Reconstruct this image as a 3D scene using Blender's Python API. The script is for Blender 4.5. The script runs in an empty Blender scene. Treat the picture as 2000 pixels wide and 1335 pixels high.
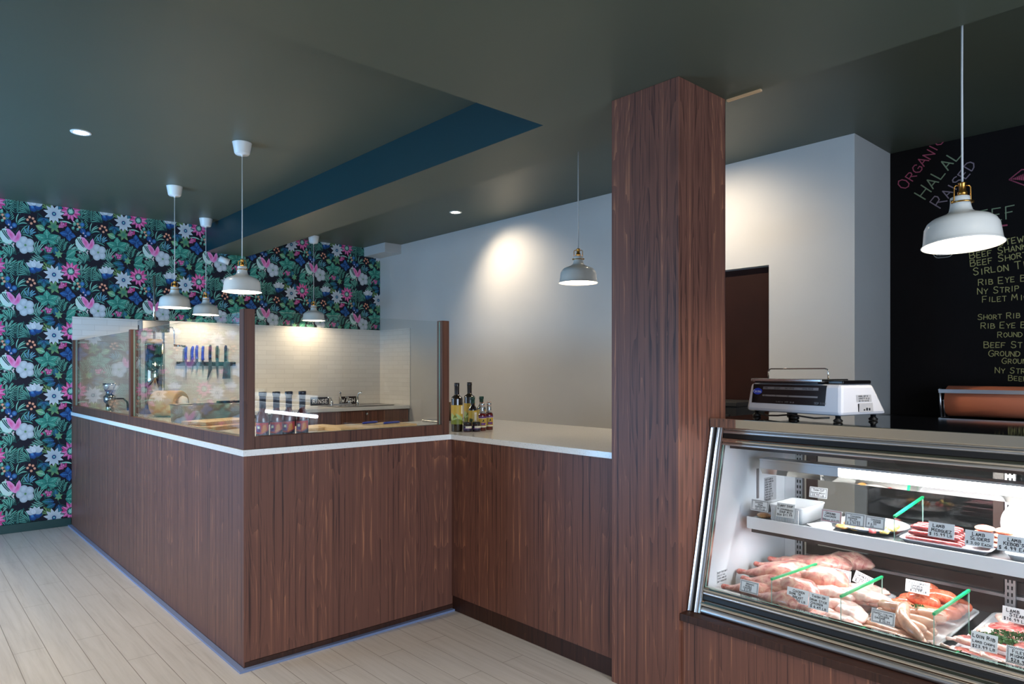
import bpy, bmesh, math, random
from mathutils import Vector, Matrix
PI = math.pi
C = bpy.context.scene.collection
R = random.Random(7)

# ------------------------------------------------------------------ materials
def srgb(r, g, b):
    f = lambda c: (c/255/12.92) if c/255 <= .04045 else ((c/255+.055)/1.055)**2.4
    return (f(r), f(g), f(b), 1.0)

class NT:
    def __init__(s, name):
        s.m = bpy.data.materials.new(name); s.m.use_nodes = True
        s.t = s.m.node_tree; s.n = s.t.nodes; s.l = s.t.links
        s.b = s.n['Principled BSDF']; s.out = s.n['Material Output']
    def new(s, typ, **kw):
        n = s.n.new(typ)
        for k, v in kw.items(): setattr(n, k, v)
        return n
    def set(s, n, **kw):
        for k, v in kw.items():
            n.inputs[k.replace('_', ' ')].default_value = v
    def link(s, a, b): s.l.new(a, b)
    def math(s, op, a, b=None, clamp=False):
        n = s.n.new('ShaderNodeMath'); n.operation = op; n.use_clamp = clamp
        for i, x in enumerate((a, b)):
            if x is None: continue
            if isinstance(x, (int, float)): n.inputs[i].default_value = x
            else: s.l.new(x, n.inputs[i])
        return n.outputs[0]
    def ramp(s, fac, stops, interp='LINEAR'):
        n = s.n.new('ShaderNodeValToRGB'); e = n.color_ramp.elements
        n.color_ramp.interpolation = interp
        while len(e) < len(stops): e.new(.5)
        for el, (p, c) in zip(e, stops): el.position = p; el.color = c
        s.l.new(fac, n.inputs[0]); return n.outputs[0]
    def obj(s, scale=(1, 1, 1)):
        tc = s.n.new('ShaderNodeTexCoord'); mp = s.n.new('ShaderNodeMapping')
        mp.inputs['Scale'].default_value = scale
        s.l.new(tc.outputs['Object'], mp.inputs[0]); return mp.outputs[0]
    def noise(s, vec, scale=5, detail=4, rough=.5, dist=0):
        n = s.n.new('ShaderNodeTexNoise')
        n.inputs['Scale'].default_value = scale; n.inputs['Detail'].default_value = detail
        n.inputs['Roughness'].default_value = rough; n.inputs['Distortion'].default_value = dist
        s.l.new(vec, n.inputs['Vector']); return n
    def bump(s, h, strength=.2, dist=.002):
        n = s.n.new('ShaderNodeBump'); n.inputs['Strength'].default_value = strength
        n.inputs['Distance'].default_value = dist
        s.l.new(h, n.inputs['Height']); s.l.new(n.outputs[0], s.b.inputs['Normal']); return n
    def mix(s, fac, a, b, blend='MIX'):
        n = s.n.new('ShaderNodeMix'); n.data_type = 'RGBA'; n.blend_type = blend
        for i, x in ((0, fac), (6, a), (7, b)):
            if isinstance(x, (int, float, tuple)): n.inputs[i].default_value = x
            else: s.l.new(x, n.inputs[i])
        return n.outputs[2]

M = {}
def flat(name, col, rough=.5, metal=0., coat=0., spec=.5, emis=None, estr=0., sss=0., noise=0., nscale=30):
    t = NT(name); b = t.b
    b.inputs['Roughness'].default_value = rough; b.inputs['Metallic'].default_value = metal
    b.inputs['Coat Weight'].default_value = coat; b.inputs['Specular IOR Level'].default_value = spec
    if coat: b.inputs['Coat Roughness'].default_value = .12
    if sss:
        b.inputs['Subsurface Weight'].default_value = sss
        b.inputs['Subsurface Radius'].default_value = (.01, .004, .002)
    if noise:
        n = t.noise(t.obj(), nscale, 4)
        d = tuple(max(0, c*(1-noise)) for c in col[:3]) + (1,)
        u = tuple(min(1, c*(1+noise)) for c in col[:3]) + (1,)
        t.link(t.ramp(n.outputs[0], [(.3, d), (.7, u)]), b.inputs['Base Color'])
    else: b.inputs['Base Color'].default_value = col
    if emis:
        b.inputs['Emission Color'].default_value = emis; b.inputs['Emission Strength'].default_value = estr
    M[name] = t.m; return t.m

def wood(name, dark, mid, light, leaf=.24, contrast=1., freq=15, rough=.47, seed=0.):
    """vertical flitch-matched veneer: contour lines of a stretched noise give the cathedrals"""
    t = NT(name)
    tc = t.new('ShaderNodeTexCoord'); sp = t.new('ShaderNodeSeparateXYZ'); t.link(tc.outputs['Object'], sp.inputs[0])
    h = t.math('ADD', t.math('ADD', sp.outputs[0], sp.outputs[1]), seed)
    li = t.math('DIVIDE', h, leaf*2)
    pp = t.math('PINGPONG', h, leaf)
    idx = t.math('FLOOR', li)
    cb = t.new('ShaderNodeCombineXYZ')
    t.link(t.math('MULTIPLY', pp, 5.2), cb.inputs[0]); t.link(t.math('MULTIPLY', sp.outputs[2], .55), cb.inputs[1])
    t.link(t.math('MULTIPLY', idx, .37), cb.inputs[2])
    n1 = t.noise(cb.outputs[0], 1.5, 2, .45)
    warp = t.noise(cb.outputs[0], 9, 3, .6)
    f = t.math('ADD', t.math('MULTIPLY', n1.outputs[0], freq), t.math('MULTIPLY', warp.outputs[0], .35))
    f = t.math('ADD', f, t.math('MULTIPLY', pp, 40))
    ring = t.math('FRACT', f)
    ring = t.math('POWER', ring, 1.6)
    cf = t.new('ShaderNodeCombineXYZ')
    t.link(t.math('MULTIPLY', h, 230), cf.inputs[0]); t.link(t.math('MULTIPLY', sp.outputs[2], 1.3), cf.inputs[1])
    fib = t.noise(cf.outputs[0], 1, 5, .6)
    cs = t.new('ShaderNodeCombineXYZ')
    t.link(t.math('MULTIPLY', pp, 42), cs.inputs[0]); t.link(t.math('MULTIPLY', sp.outputs[2], .22), cs.inputs[1]); t.link(idx, cs.inputs[2])
    strk = t.noise(cs.outputs[0], 1, 3, .6)
    v = t.math('ADD', t.math('MULTIPLY', ring, .17*contrast), t.math('MULTIPLY', fib.outputs[0], .74))
    v = t.math('ADD', v, t.math('MULTIPLY', strk.outputs[0], 1.25))
    v = t.math('SUBTRACT', v, .57)
    col = t.ramp(v, [(.24, dark), (.44, mid), (.60, mid), (.86, light)])
    t.link(col, t.b.inputs['Base Color'])
    t.b.inputs['Roughness'].default_value = rough
    t.b.inputs['Specular IOR Level'].default_value = .35
    t.bump(fib.outputs[0], .12, .0006)
    M[name] = t.m; return t.m

def glass(name, tint=(.93, .97, .95, 1), rough=.0):
    """thin pane: fresnel mix of clear transmission and mirror reflection, right on both faces"""
    t = NT(name); t.n.remove(t.b)
    g = t.new('ShaderNodeNewGeometry'); fr = t.new('ShaderNodeFresnel')
    ior = t.math('ADD', 1.5, t.math('MULTIPLY', g.outputs['Backfacing'], -.8333))
    t.link(ior, fr.inputs['IOR'])
    tr = t.new('ShaderNodeBsdfTransparent'); tr.inputs[0].default_value = tint
    gl = t.new('ShaderNodeBsdfGlossy'); gl.inputs['Roughness'].default_value = rough
    mx = t.new('ShaderNodeMixShader')
    t.link(fr.outputs[0], mx.inputs[0]); t.link(tr.outputs[0], mx.inputs[1]); t.link(gl.outputs[0], mx.inputs[2])
    t.link(mx.outputs[0], t.out.inputs[0])
    M[name] = t.m; return t.m

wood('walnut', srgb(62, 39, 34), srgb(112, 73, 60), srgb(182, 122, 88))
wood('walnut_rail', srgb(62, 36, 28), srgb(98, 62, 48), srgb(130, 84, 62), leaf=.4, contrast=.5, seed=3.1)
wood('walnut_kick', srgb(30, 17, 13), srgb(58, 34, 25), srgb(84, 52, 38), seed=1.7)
glass('clear_glass', (.972, .986, .978, 1)); glass('acrylic', (.96, .98, .98, 1)); glass('case_glass', (.97, .98, .98, 1))
flat('glass_edge', srgb(150, 190, 175), .15)
flat('white_shade', srgb(225, 222, 214), .28, coat=.3)
flat('white_shade_inside', srgb(250, 246, 236), .5)
flat('brass', srgb(190, 140, 70), .28, 1.)
flat('white_plastic', srgb(232, 232, 228), .35)
flat('cord', srgb(200, 200, 198), .6)
flat('chrome', srgb(215, 215, 215), .1, 1.)
flat('steel', srgb(190, 190, 188), .24, 1.)
flat('polished_steel', srgb(205, 200, 190), .05, 1.)
flat('brushed_steel', srgb(178, 178, 180), .36, 1.)
flat('aluminium', srgb(198, 200, 205), .3, 1.)
flat('black_rubber', srgb(12, 12, 14), .45)
flat('black_plastic', srgb(16, 14, 17), .22)
flat('black_matte', srgb(14, 12, 12), .7)
flat('case_white', srgb(226, 228, 232), .3)
flat('case_brown', srgb(62, 44, 38), .3)
flat('wall_white', srgb(194, 192, 188), .6, noise=.02, nscale=3)
flat('chalk_black', srgb(15, 11, 11), .75, spec=.15, noise=.12, nscale=4)
flat('door_brown', srgb(40, 18, 12), .7, spec=.15, noise=.1, nscale=6)
flat('teal_light_tint', srgb(8, 50, 56), .42)  # ceiling paint as cool daylight tints it on the beam riser
flat('green_trim', srgb(24, 62, 58), .4)
flat('card_white', srgb(240, 240, 240), .5)
flat('ink', srgb(18, 18, 26), .6)
flat('ink_blue', srgb(40, 40, 90), .6)
flat('ink_red', srgb(190, 40, 60), .6)
flat('tape_green', srgb(20, 165, 100), .35)
flat('parsley', srgb(60, 105, 45), .5, noise=.4, nscale=160)
flat('bulb', srgb(255, 240, 214), .4, emis=(1, .86, .66, 1), estr=60)
flat('lens', srgb(255, 244, 224), .3, emis=(1, .86, .64, 1), estr=90)
flat('tube', srgb(255, 255, 255), .3, emis=(.94, .97, 1, 1), estr=42)
flat('paper_roll', srgb(205, 120, 88), .7)
flat('tan_paper', srgb(214, 180, 136), .6)
flat('white_paper', srgb(240, 240, 242), .6)
flat('chalk_pink', srgb(170, 76, 100), .8); flat('chalk_white', srgb(150, 150, 146), .8)
flat('chalk_yellow', srgb(168, 158, 100), .8); flat('chalk_green', srgb(128, 142, 112), .8)
flat('chalk_mauve', srgb(136, 118, 126), .8)
flat('olive_glass', srgb(34, 22, 8), .06, coat=1.); flat('black_cap', srgb(24, 18, 22), .3)
flat('green_cap', srgb(20, 58, 46), .3)
flat('dark_glass', srgb(20, 8, 8), .05, coat=1.)
flat('red_sauce', srgb(96, 12, 8), .06, coat=1.)
flat('wine_glass', srgb(88, 12, 10), .06, coat=1.)
flat('foil_dark', srgb(24, 26, 44), .3)
flat('foil_silver', srgb(190, 195, 198), .25, .8)
flat('label_cream', srgb(236, 226, 196), .6); flat('label_gold', srgb(206, 168, 62), .5)
flat('label_green', srgb(120, 128, 40), .5); flat('label_leaf', srgb(170, 190, 120), .5)
flat('label_dark', srgb(30, 28, 50), .5); flat('label_red', srgb(196, 62, 66), .5); flat('label_orange', srgb(226, 140, 60), .5)
flat('label_purple', srgb(110, 60, 120), .5); flat('label_olive', srgb(60, 70, 30), .5)
flat('jam', srgb(50, 14, 28), .06, coat=1.)
flat('twine', srgb(206, 150, 130), .8)
flat('knife_blue', srgb(38, 62, 170), .35); flat('knife_black', srgb(20, 20, 28), .35)
flat('blade', srgb(200, 205, 210), .22, 1.)
flat('logo_blue', srgb(24, 60, 190), .3); flat('logo_white', srgb(225, 230, 240), .4)
flat('display_grey', srgb(130, 124, 124), .4); flat('scale_white', srgb(226, 226, 232), .3)
flat('sticker_grey', srgb(186, 186, 190), .5)
flat('raw_wood', srgb(222, 184, 140), .5)
flat('tray_white', srgb(238, 238, 240), .3, coat=.2)
flat('tray_grey', srgb(150, 150, 156), .35)
flat('daisy', srgb(230, 170, 30), .5)
flat('cream_dip', srgb(214, 186, 120), .4, noise=.25, nscale=50)
flat('basket', srgb(84, 60, 36), .6)
flat('strip_grey', srgb(120, 136, 172), .35)

def meat(name, a, b, c, scale=30, rough=.28, sss=.15, dist=1.5):
    t = NT(name); n = t.noise(t.obj(), scale, 5, .6, dist)
    t.link(t.ramp(n.outputs[0], [(.32, a), (.5, b), (.68, c)]), t.b.inputs['Base Color'])
    t.b.inputs['Roughness'].default_value = rough; t.b.inputs['Coat Weight'].default_value = .4
    t.b.inputs['Coat Roughness'].default_value = .15
    t.b.inputs['Subsurface Weight'].default_value = sss
    t.b.inputs['Subsurface Radius'].default_value = (.008, .003, .002)
    t.bump(n.outputs[0], .35, .003)
    M[name] = t.m
meat('chicken_skin', srgb(178, 98, 94), srgb(214, 152, 140), srgb(230, 192, 170), 26)
meat('chicken_pale', srgb(222, 150, 140), srgb(240, 200, 188), srgb(250, 232, 218), 26)
meat('chicken_tip', srgb(176, 84, 80), srgb(206, 118, 108), srgb(226, 160, 140), 40)
meat('pale_sausage', srgb(176, 128, 104), srgb(200, 158, 134), srgb(214, 176, 152), 12, .22)
meat('tomato_sausage', srgb(180, 78, 54), srgb(206, 106, 76), srgb(222, 142, 110), 45, .2)
meat('merguez', srgb(84, 22, 24), srgb(116, 36, 36), srgb(150, 74, 68), 40, .3, .05)
meat('lamb', srgb(150, 44, 48), srgb(190, 84, 80), srgb(240, 206, 194), 26, .3, .1, 3.)
meat('lamb_dark', srgb(110, 34, 30), srgb(156, 66, 56), srgb(206, 130, 110), 30, .3, .1, 2.)
meat('lamb_fat', srgb(226, 150, 140), srgb(240, 212, 200), srgb(250, 236, 226), 18, .3, .1, 2.)
meat('slider', srgb(200, 110, 84), srgb(226, 150, 120), srgb(244, 196, 166), 90)
meat('breaded', srgb(210, 120, 50), srgb(232, 162, 92), srgb(244, 200, 140), 70)
meat('yellow_kebab', srgb(226, 170, 60), srgb(240, 205, 110), srgb(250, 230, 170), 60)
meat('red_kebab', srgb(176, 50, 54), srgb(206, 84, 84), srgb(226, 130, 120), 40)

# floor: pale oak boards 13 cm wide running along Y
def floor_mat():
    t = NT('floor_boards')
    tc = t.new('ShaderNodeTexCoord'); mp = t.new('ShaderNodeMapping')
    mp.inputs['Rotation'].default_value = (0, 0, PI/2); mp.inputs['Location'].default_value = (0, .073, 0)
    t.link(tc.outputs['Object'], mp.inputs[0])
    br = t.new('ShaderNodeTexBrick'); br.offset = .37; br.offset_frequency = 2
    for k, v in (('Scale', 1.), ('Mortar Size', .0016), ('Mortar Smooth', .3), ('Bias', 0.), ('Brick Width', 1.22), ('Row Height', .131)):
        br.inputs[k].default_value = v
    br.inputs['Color1'].default_value = (.35, .35, .35, 1); br.inputs['Color2'].default_value = (.65, .65, .65, 1); br.inputs['Mortar'].default_value = (0, 0, 0, 1)
    t.link(mp.outputs[0], br.inputs['Vector'])
    g = t.noise(t.obj((34, 1.6, 1)), 1, 6, .62, .6)
    g2 = t.noise(t.obj((120, 5, 1)), 1, 3, .6)
    v = t.math('ADD', t.math('MULTIPLY', g.outputs[0], .65), t.math('MULTIPLY', g2.outputs[0], .2))
    v = t.math('ADD', v, t.math('MULTIPLY', br.outputs['Color'], .16))
    col = t.ramp(v, [(.30, srgb(176, 170, 164)), (.50, srgb(194, 189, 183)), (.7, srgb(204, 199, 194))])
    col = t.mix(br.outputs['Fac'], col, srgb(132, 124, 116))
    t.link(col, t.b.inputs['Base Color']); t.b.inputs['Roughness'].default_value = .36
    t.bump(t.math('SUBTRACT', t.math('MULTIPLY', v, .3), br.outputs['Fac']), .25, .0015)
    M['floor'] = t.m
floor_mat()

def ceiling_mat():
    t = NT('ceiling_paint'); n = t.noise(t.obj(), 1.3, 3, .5)
    t.link(t.ramp(n.outputs[0], [(.3, (.074, .086, .062, 1)), (.7, (.082, .094, .067, 1))]), t.b.inputs['Base Color'])
    t.b.inputs['Roughness'].default_value = .42; t.b.inputs['Specular IOR Level'].default_value = .4
    n2 = t.noise(t.obj(), 60, 2); t.bump(n2.outputs[0], .04, .001)
    M['ceiling'] = t.m
ceiling_mat()

def quartz_mat():
    t = NT('quartz'); v = t.new('ShaderNodeTexVoronoi'); v.inputs['Scale'].default_value = 260
    t.link(t.obj(), v.inputs['Vector'])
    n = t.noise(t.obj(), 150, 3, .7)
    c = t.ramp(n.outputs[0], [(.3, srgb(206, 203, 198)), (.40, srgb(243, 241, 236)), (.7, srgb(248, 246, 242))])
    t.link(c, t.b.inputs['Base Color']); t.b.inputs['Roughness'].default_value = .16
    M['quartz'] = t.m
quartz_mat()

def tile_mat():
    t = NT('tile'); tc = t.new('ShaderNodeTexCoord'); sp = t.new('ShaderNodeSeparateXYZ'); t.link(tc.outputs['Object'], sp.inputs[0])
    cb = t.new('ShaderNodeCombineXYZ')
    t.link(t.math('ADD', sp.outputs[0], sp.outputs[1]), cb.inputs[0]); t.link(sp.outputs[2], cb.inputs[1])
    br = t.new('ShaderNodeTexBrick')
    for k, v in (('Scale', 1.), ('Mortar Size', .0012), ('Mortar Smooth', .2), ('Bias', 0.), ('Brick Width', .2), ('Row Height', .05)):
        br.inputs[k].default_value = v
    br.inputs['Color1'].default_value = srgb(226, 222, 216); br.inputs['Color2'].default_value = srgb(220, 216, 210); br.inputs['Mortar'].default_value = srgb(196, 190, 182)
    t.link(cb.outputs[0], br.inputs['Vector']); t.link(br.outputs['Color'], t.b.inputs['Base Color'])
    t.b.inputs['Roughness'].default_value = .22
    t.bump(t.math('SUBTRACT', 1., br.outputs['Fac']), .35, .0015)
    M['tile'] = t.m
tile_mat()

def attr_mat(name, rough=.6):
    t = NT(name); a = t.new('ShaderNodeVertexColor'); a.layer_name = 'Col'
    t.link(a.outputs[0], t.b.inputs['Base Color']); t.b.inputs['Roughness'].default_value = rough
    t.b.inputs['Specular IOR Level'].default_value = .3
    M[name] = t.m
attr_mat('printed_paper')

def board_mat(name, a, b):
    t = NT(name); n = t.noise(t.obj((30, 2, 30)), 1, 5, .6, .5)
    t.link(t.ramp(n.outputs[0], [(.3, a), (.7, b)]), t.b.inputs['Base Color']); t.b.inputs['Roughness'].default_value = .45
    M[name] = t.m
board_mat('maple', srgb(214, 176, 122), srgb(234, 204, 156))
board_mat('maple_dark', srgb(176, 130, 80), srgb(206, 160, 108))

# ------------------------------------------------------------------ mesh helpers
class MB:
    def __init__(s): s.v = []; s.f = []; s.mi = []; s.cur = 0; s.sm = []
    def add(s, vs, fs, smooth=False):
        o = len(s.v); s.v += [tuple(p) for p in vs]
        for f in fs: s.f.append(tuple(i+o for i in f)); s.mi.append(s.cur); s.sm.append(smooth)
        return s
    def mat(s, i): s.cur = i; return s
    def box(s, x0, y0, z0, x1, y1, z1):
        return s.add([(x0, y0, z0), (x1, y0, z0), (x1, y1, z0), (x0, y1, z0), (x0, y0, z1), (x1, y0, z1), (x1, y1, z1), (x0, y1, z1)],
              [(0, 3, 2, 1), (4, 5, 6, 7), (0, 1, 5, 4), (1, 2, 6, 5), (2, 3, 7, 6), (3, 0, 4, 7)])
    def prism(s, prof, axis, a, b):
        """closed profile in the two other axes (ccw), extruded from a to b"""
        n = len(prof)
        def P(p, t): return {'x': (t, p[0], p[1]), 'y': (p[0], t, p[1]), 'z': (p[0], p[1], t)}[axis]
        vs = [P(p, a) for p in prof]+[P(p, b) for p in prof]
        fs = [(i, (i+1) % n, n+(i+1) % n, n+i) for i in range(n)]+[tuple(range(n))[::-1], tuple(range(n, 2*n))]
        return s.add(vs, fs)
    def lathe(s, prof, c=(0, 0, 0), seg=32, closed=False, smooth=True):
        """prof: (r,z) list revolved about z"""
        vs = []; fs = []; n = len(prof)
        for r, z in prof:
            for k in range(seg):
                a = 2*PI*k/seg; vs.append((c[0]+r*math.cos(a), c[1]+r*math.sin(a), c[2]+z))
        rows = n if closed else n-1
        for i in range(rows):
            j = (i+1) % n
            for k in range(seg):
                fs.append((i*seg+k, i*seg+(k+1) % seg, j*seg+(k+1) % seg, j*seg+k))
        if not closed:
            if prof[0][0] > 1e-6: fs.append(tuple(range(seg))[::-1])
            if prof[-1][0] > 1e-6: fs.append(tuple(range((n-1)*seg, n*seg)))
        return s.add(vs, fs, smooth)
    def tube(s, pts, r, seg=10, cap=True, flat=1., up=None):
        """tube through pts, r a number or a list; flat squashes the second axis"""
        pts = [Vector(p) for p in pts]; n = len(pts)
        rs = r if isinstance(r, (list, tuple)) else [r]*n
        vs = []; fs = []; prev = Vector(up) if up else None
        for i, p in enumerate(pts):
            t = (pts[min(i+1, n-1)]-pts[max(i-1, 0)]).normalized()
            if prev is None: prev = Vector((0, 0, 1)) if abs(t.z) < .9 else Vector((1, 0, 0))
            u = (prev-t*prev.dot(t)).normalized(); w = t.cross(u); prev = u
            for k in range(seg):
                a = 2*PI*k/seg; vs.append(p+u*(rs[i]*flat*math.cos(a))+w*(rs[i]*math.sin(a)))
        for i in range(n-1):
            for k in range(seg): fs.append((i*seg+k, i*seg+(k+1) % seg, (i+1)*seg+(k+1) % seg, (i+1)*seg+k))
        if cap: fs += [tuple(range(seg))[::-1], tuple(range((n-1)*seg, n*seg))]
        return s.add(vs, fs, True)
    def build(s, name, mats, parent=None, bevel=0, subsurf=0, loc=None, rot=None):
        me = bpy.data.meshes.new(name); me.from_pydata(s.v, [], s.f)
        if not isinstance(mats, (list, tuple)): mats = [mats]
        for m in mats: me.materials.append(M[m])
        me.polygons.foreach_set('material_index', s.mi); me.polygons.foreach_set('use_smooth', s.sm)
        me.update()
        bm = bmesh.new(); bm.from_mesh(me); bmesh.ops.recalc_face_normals(bm, faces=bm.faces); bm.to_mesh(me); bm.free()
        o = bpy.data.objects.new(name, me); C.objects.link(o)
        if parent: o.parent = parent
        if loc: o.location = loc
        if rot: o.rotation_euler = rot
        if bevel:
            b = o.modifiers.new('b', 'BEVEL'); b.width = bevel; b.segments = 2; b.limit_method = 'ANGLE'; b.angle_limit = .7
            b.harden_normals = False
        if subsurf:
            u = o.modifiers.new('s', 'SUBSURF'); u.levels = subsurf; u.render_levels = subsurf
        return o
def box(name, mat, a, b, parent=None, bevel=0):
    return MB().box(*a, *b).build(name, mat, parent, bevel)
def empty(name, loc=(0, 0, 0), rz=0, rot=None):
    o = bpy.data.objects.new(name, None); C.objects.link(o); o.location = loc
    o.rotation_euler = rot or (0, 0, rz); o.empty_display_size = .05; return o
def tag(o, label, cat, group=None, kind=None):
    if label: o['label'] = label
    if cat: o['category'] = cat
    if group: o['group'] = group
    if kind: o['kind'] = kind
    return o
def struct(o): o['kind'] = 'structure'; return o
def copy_tree(o, parent=None):
    c = o.copy(); C.objects.link(c); c.parent = parent
    for ch in o.children: copy_tree(ch, c)
    return c

# ------------------------------------------------------------------ stroke lettering (hand writing)
F = {
'A': '0,0 2,6 4,0;1,2 3,2', 'B': '0,0 0,6 3,5.6 3.4,4.4 2.6,3.3 0,3;2.6,3.3 3.9,2.4 3.8,.8 2.6,0 0,0', 'C': '4,5 3,6 1.2,5.8 0,4 0,2 1.2,.2 3,0 4,1',
'D': '0,0 0,6 2.4,5.6 4,4 4,2 2.4,.3 0,0', 'E': '3.6,0 0,0 0,6 3.6,6;0,3 2.8,3', 'F': '0,0 0,6 3.6,6;0,3 2.8,3',
'G': '4,5 3,6 1.2,5.8 0,4 0,2 1.2,.2 3,0 4,1 4,2.6 2.4,2.6', 'H': '0,0 0,6;4,0 4,6;0,3 4,3', 'I': '1,0 1,6', 'J': '3,6 3,1.2 2,0 .8,.2 0,1.4',
'K': '0,0 0,6;3.6,6 0,2.6;1.2,3.4 3.8,0', 'L': '0,6 0,0 3.4,0', 'M': '0,0 .5,6 2.3,2 4.1,6 4.6,0', 'N': '0,0 0,6 3.8,0 3.8,6',
'O': '2,6 .6,5.2 0,3 .6,.8 2,0 3.4,.8 4,3 3.4,5.2 2,6', 'P': '0,0 0,6 3,5.8 3.8,4.5 3,3.1 0,2.8', 'Q': '2,6 .6,5.2 0,3 .6,.8 2,0 3.4,.8 4,3 3.4,5.2 2,6;2.6,1.6 4.2,-.4',
'R': '0,0 0,6 3,5.8 3.7,4.5 3,3.2 0,2.9;1.6,3 3.9,0', 'S': '3.7,5.2 2.6,6 .9,5.7 .3,4.5 1,3.4 3,2.7 3.7,1.5 3,.3 1.2,0 0,.9', 'T': '0,6 4,6;2,6 2,0',
'U': '0,6 0,1.6 1,.1 2.8,.1 3.8,1.6 3.8,6', 'V': '0,6 2,0 4,6', 'W': '0,6 1.1,0 2.4,4 3.7,0 4.8,6', 'X': '0,0 4,6;0,6 4,0', 'Y': '0,6 2,3 4,6;2,3 2,0', 'Z': '0,6 4,6 0,0 4,0',
'0': '2,6 .6,5 .4,3 .7,1 2,0 3.3,1 3.6,3 3.3,5 2,6', '1': '.8,4.8 1.8,6 1.8,0', '2': '.2,4.8 1.2,6 3,5.8 3.4,4.4 .2,0 3.8,0', '3': '.3,5.6 2.6,6 3.4,4.6 1.4,3.3 3.6,2.2 3,.3 .2,.2',
'4': '2.8,0 2.8,6 0,2 3.8,2', '5': '3.4,6 .6,6 .4,3.5 2.6,3.6 3.6,2 2.6,.1 .3,.3', '6': '3.2,6 1,4 .3,1.8 1.4,0 3,.3 3.5,1.9 2.4,3 .6,2.2', '7': '.2,6 3.8,6 1.4,0',
'8': '2,3.2 .6,4.6 2,6 3.4,4.6 2,3.2 .3,1.5 2,0 3.7,1.5 2,3.2', '9': '3.3,4.4 2,3.1 .5,4.2 1,5.8 2.8,5.9 3.4,4 2.6,0', '$': '3.7,4.8 2.6,5.6 .9,5.3 .4,4.2 3.2,2 3.6,1 2.6,.3 .2,.8;2,6.6 2,-.6',
'.': '.8,0 1,.5', ',': '1,.6 .6,-.8', '&': '3.8,0 .8,4.6 1.8,6 2.8,4.8 .4,1.8 1.2,0 3.8,2.2', "'": '1,6 .8,4.6', '-': '.4,3 2.8,3', ':': '.8,1 1,1.5;.8,4 1,4.5', '/': '0,0 3,6', '|': '1,0 1,6'}
ADV = {'I': 2.6, '1': 3.4, '.': 2.2, ',': 2.2, 'M': 6., 'W': 6.2, ' ': 3.2, "'": 2.2, ':': 2.2, '|': 2}
def text_strokes(mb, s, h, org, ux, uy, nrm, w=.1, jit=.25, rnd=R, space=1.5, small=None):
    """ribbons for a line of writing; h cap height; small = relative height of the letters after a word's first"""
    org = Vector(org); ux = Vector(ux).normalized(); uy = Vector(uy).normalized(); nrm = Vector(nrm).normalized()
    k = h/6.; x = 0.; first = True
    for ch in s.upper():
        if ch in F:
            sc = 1. if (first or not small or ch.isdigit() or ch == '$') else small
            dy = rnd.uniform(-jit, jit)*.8
            for st in F[ch].split(';'):
                pts = [tuple(map(float, p.split(','))) for p in st.split()]
                pts = [((x+px*sc+rnd.uniform(-jit, jit)*.5)*k, (py*sc+dy+rnd.uniform(-jit, jit)*.5)*k) for px, py in pts]
                for a, b in zip(pts, pts[1:]):
                    d = Vector((b[0]-a[0], b[1]-a[1])); L = d.length or 1e-6; d /= L; e = w*h*.5
                    q = Vector((-d.y, d.x))*e; A = Vector(a)-d*e*.6; B = Vector(b)+d*e*.6
                    vs = [org+ux*p.x+uy*p.y+nrm*rnd.uniform(.0, .00006) for p in (A-q, B-q, B+q, A+q)]
                    mb.add(vs, [(0, 1, 2, 3)])
            x += (ADV.get(ch, 4.2 if ch != ' ' else 3.2)+space)*sc*(1. if ch != ' ' else 1.)
            first = False
        else: x += 3.4; first = True
    return x*k
def text_width(s, h, space=1.5, small=None):
    x = 0; first = True
    for ch in s.upper():
        if ch in F:
            sc = 1. if (first or not small or ch.isdigit() or ch == '$') else small
            x += (ADV.get(ch, 4.2)+space)*sc; first = False
        else: x += 3.4; first = True
    return x*h/6.
# ------------------------------------------------------------------ key dimensions (metres)
ZH, ZL = 2.84, 2.58            # high ceiling, dropped ceiling and beam
YW, XW, XB = 7.22, 4.40, 5.0   # papered wall, white wall, chalkboard wall
XA, YB, XC = 1.215, 3.18, 2.415   # counter fronts
ZC = 1.015                     # counter height
XL, YF = -1.7, -2.4            # the shop's street side walls

# ---- shell
struct(box('floor', 'floor', (XL-.1, YF-.1, -.06), (XB+.1, YW+.1, 0)))
cm = MB(); cm.box(XL-.1, YF-.1, ZH, XB+.1, YW+.1, ZH+.1)
cm.prism([(XL, YF), (2.765, YF), (2.765, 1.62), (2.795, 2.387), (2.795, YW), (2.375, YW), (2.375, 2.387), (XL, 2.387)], 'z', ZL, ZH)
struct(cm.build('ceiling', 'ceiling'))
# thin sheet on the beam riser, cool daylight put into its teal colour
struct(MB().box(2.373, 2.387, ZL+.0005, 2.3748, YW-.012, ZH-.0005).build('riser_light_tint', 'teal_light_tint'))
struct(MB().box(XL, YW, 0, XB+.1, YW+.1, ZH).build('wall_back', 'wall_white'))
w = MB()   # white wall with a doorway, then the return to the chalkboard
w.box(XW, 3.17, 0, XW+.12, YW, ZH).box(XW, 2.27, 2.095, XW+.12, 3.17, ZH).box(XW, 1.715, 0, XW+.12, 2.27, ZH).box(XW+.12, 1.715, 0, XB, 1.80, ZH)
struct(w.build('wall_right', 'wall_white'))
dr = struct(box('door_1', 'door_brown', (XW+.045, 2.275, .008), (XW+.085, 3.165, 2.09)))
struct(MB().box(XB, YF, 0, XB+.1, 1.80, ZH).build('wall_chalkboard', 'wall_white'))
struct(MB().box(2.76, YF, 0, XB, YF+.0, ZH).build('wall_side', 'wall_white')) if 0 else None
wf = MB()  # street wall behind the viewer, with a shop window
wf.box(XL, YF-.1, 0, XB, YF, .45).box(XL, YF-.1, 2.35, XB, YF, ZH).box(XL, YF-.1, .45, -1.1, YF, 2.35).box(2.3, YF-.1, .45, XB, YF, 2.35)
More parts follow.
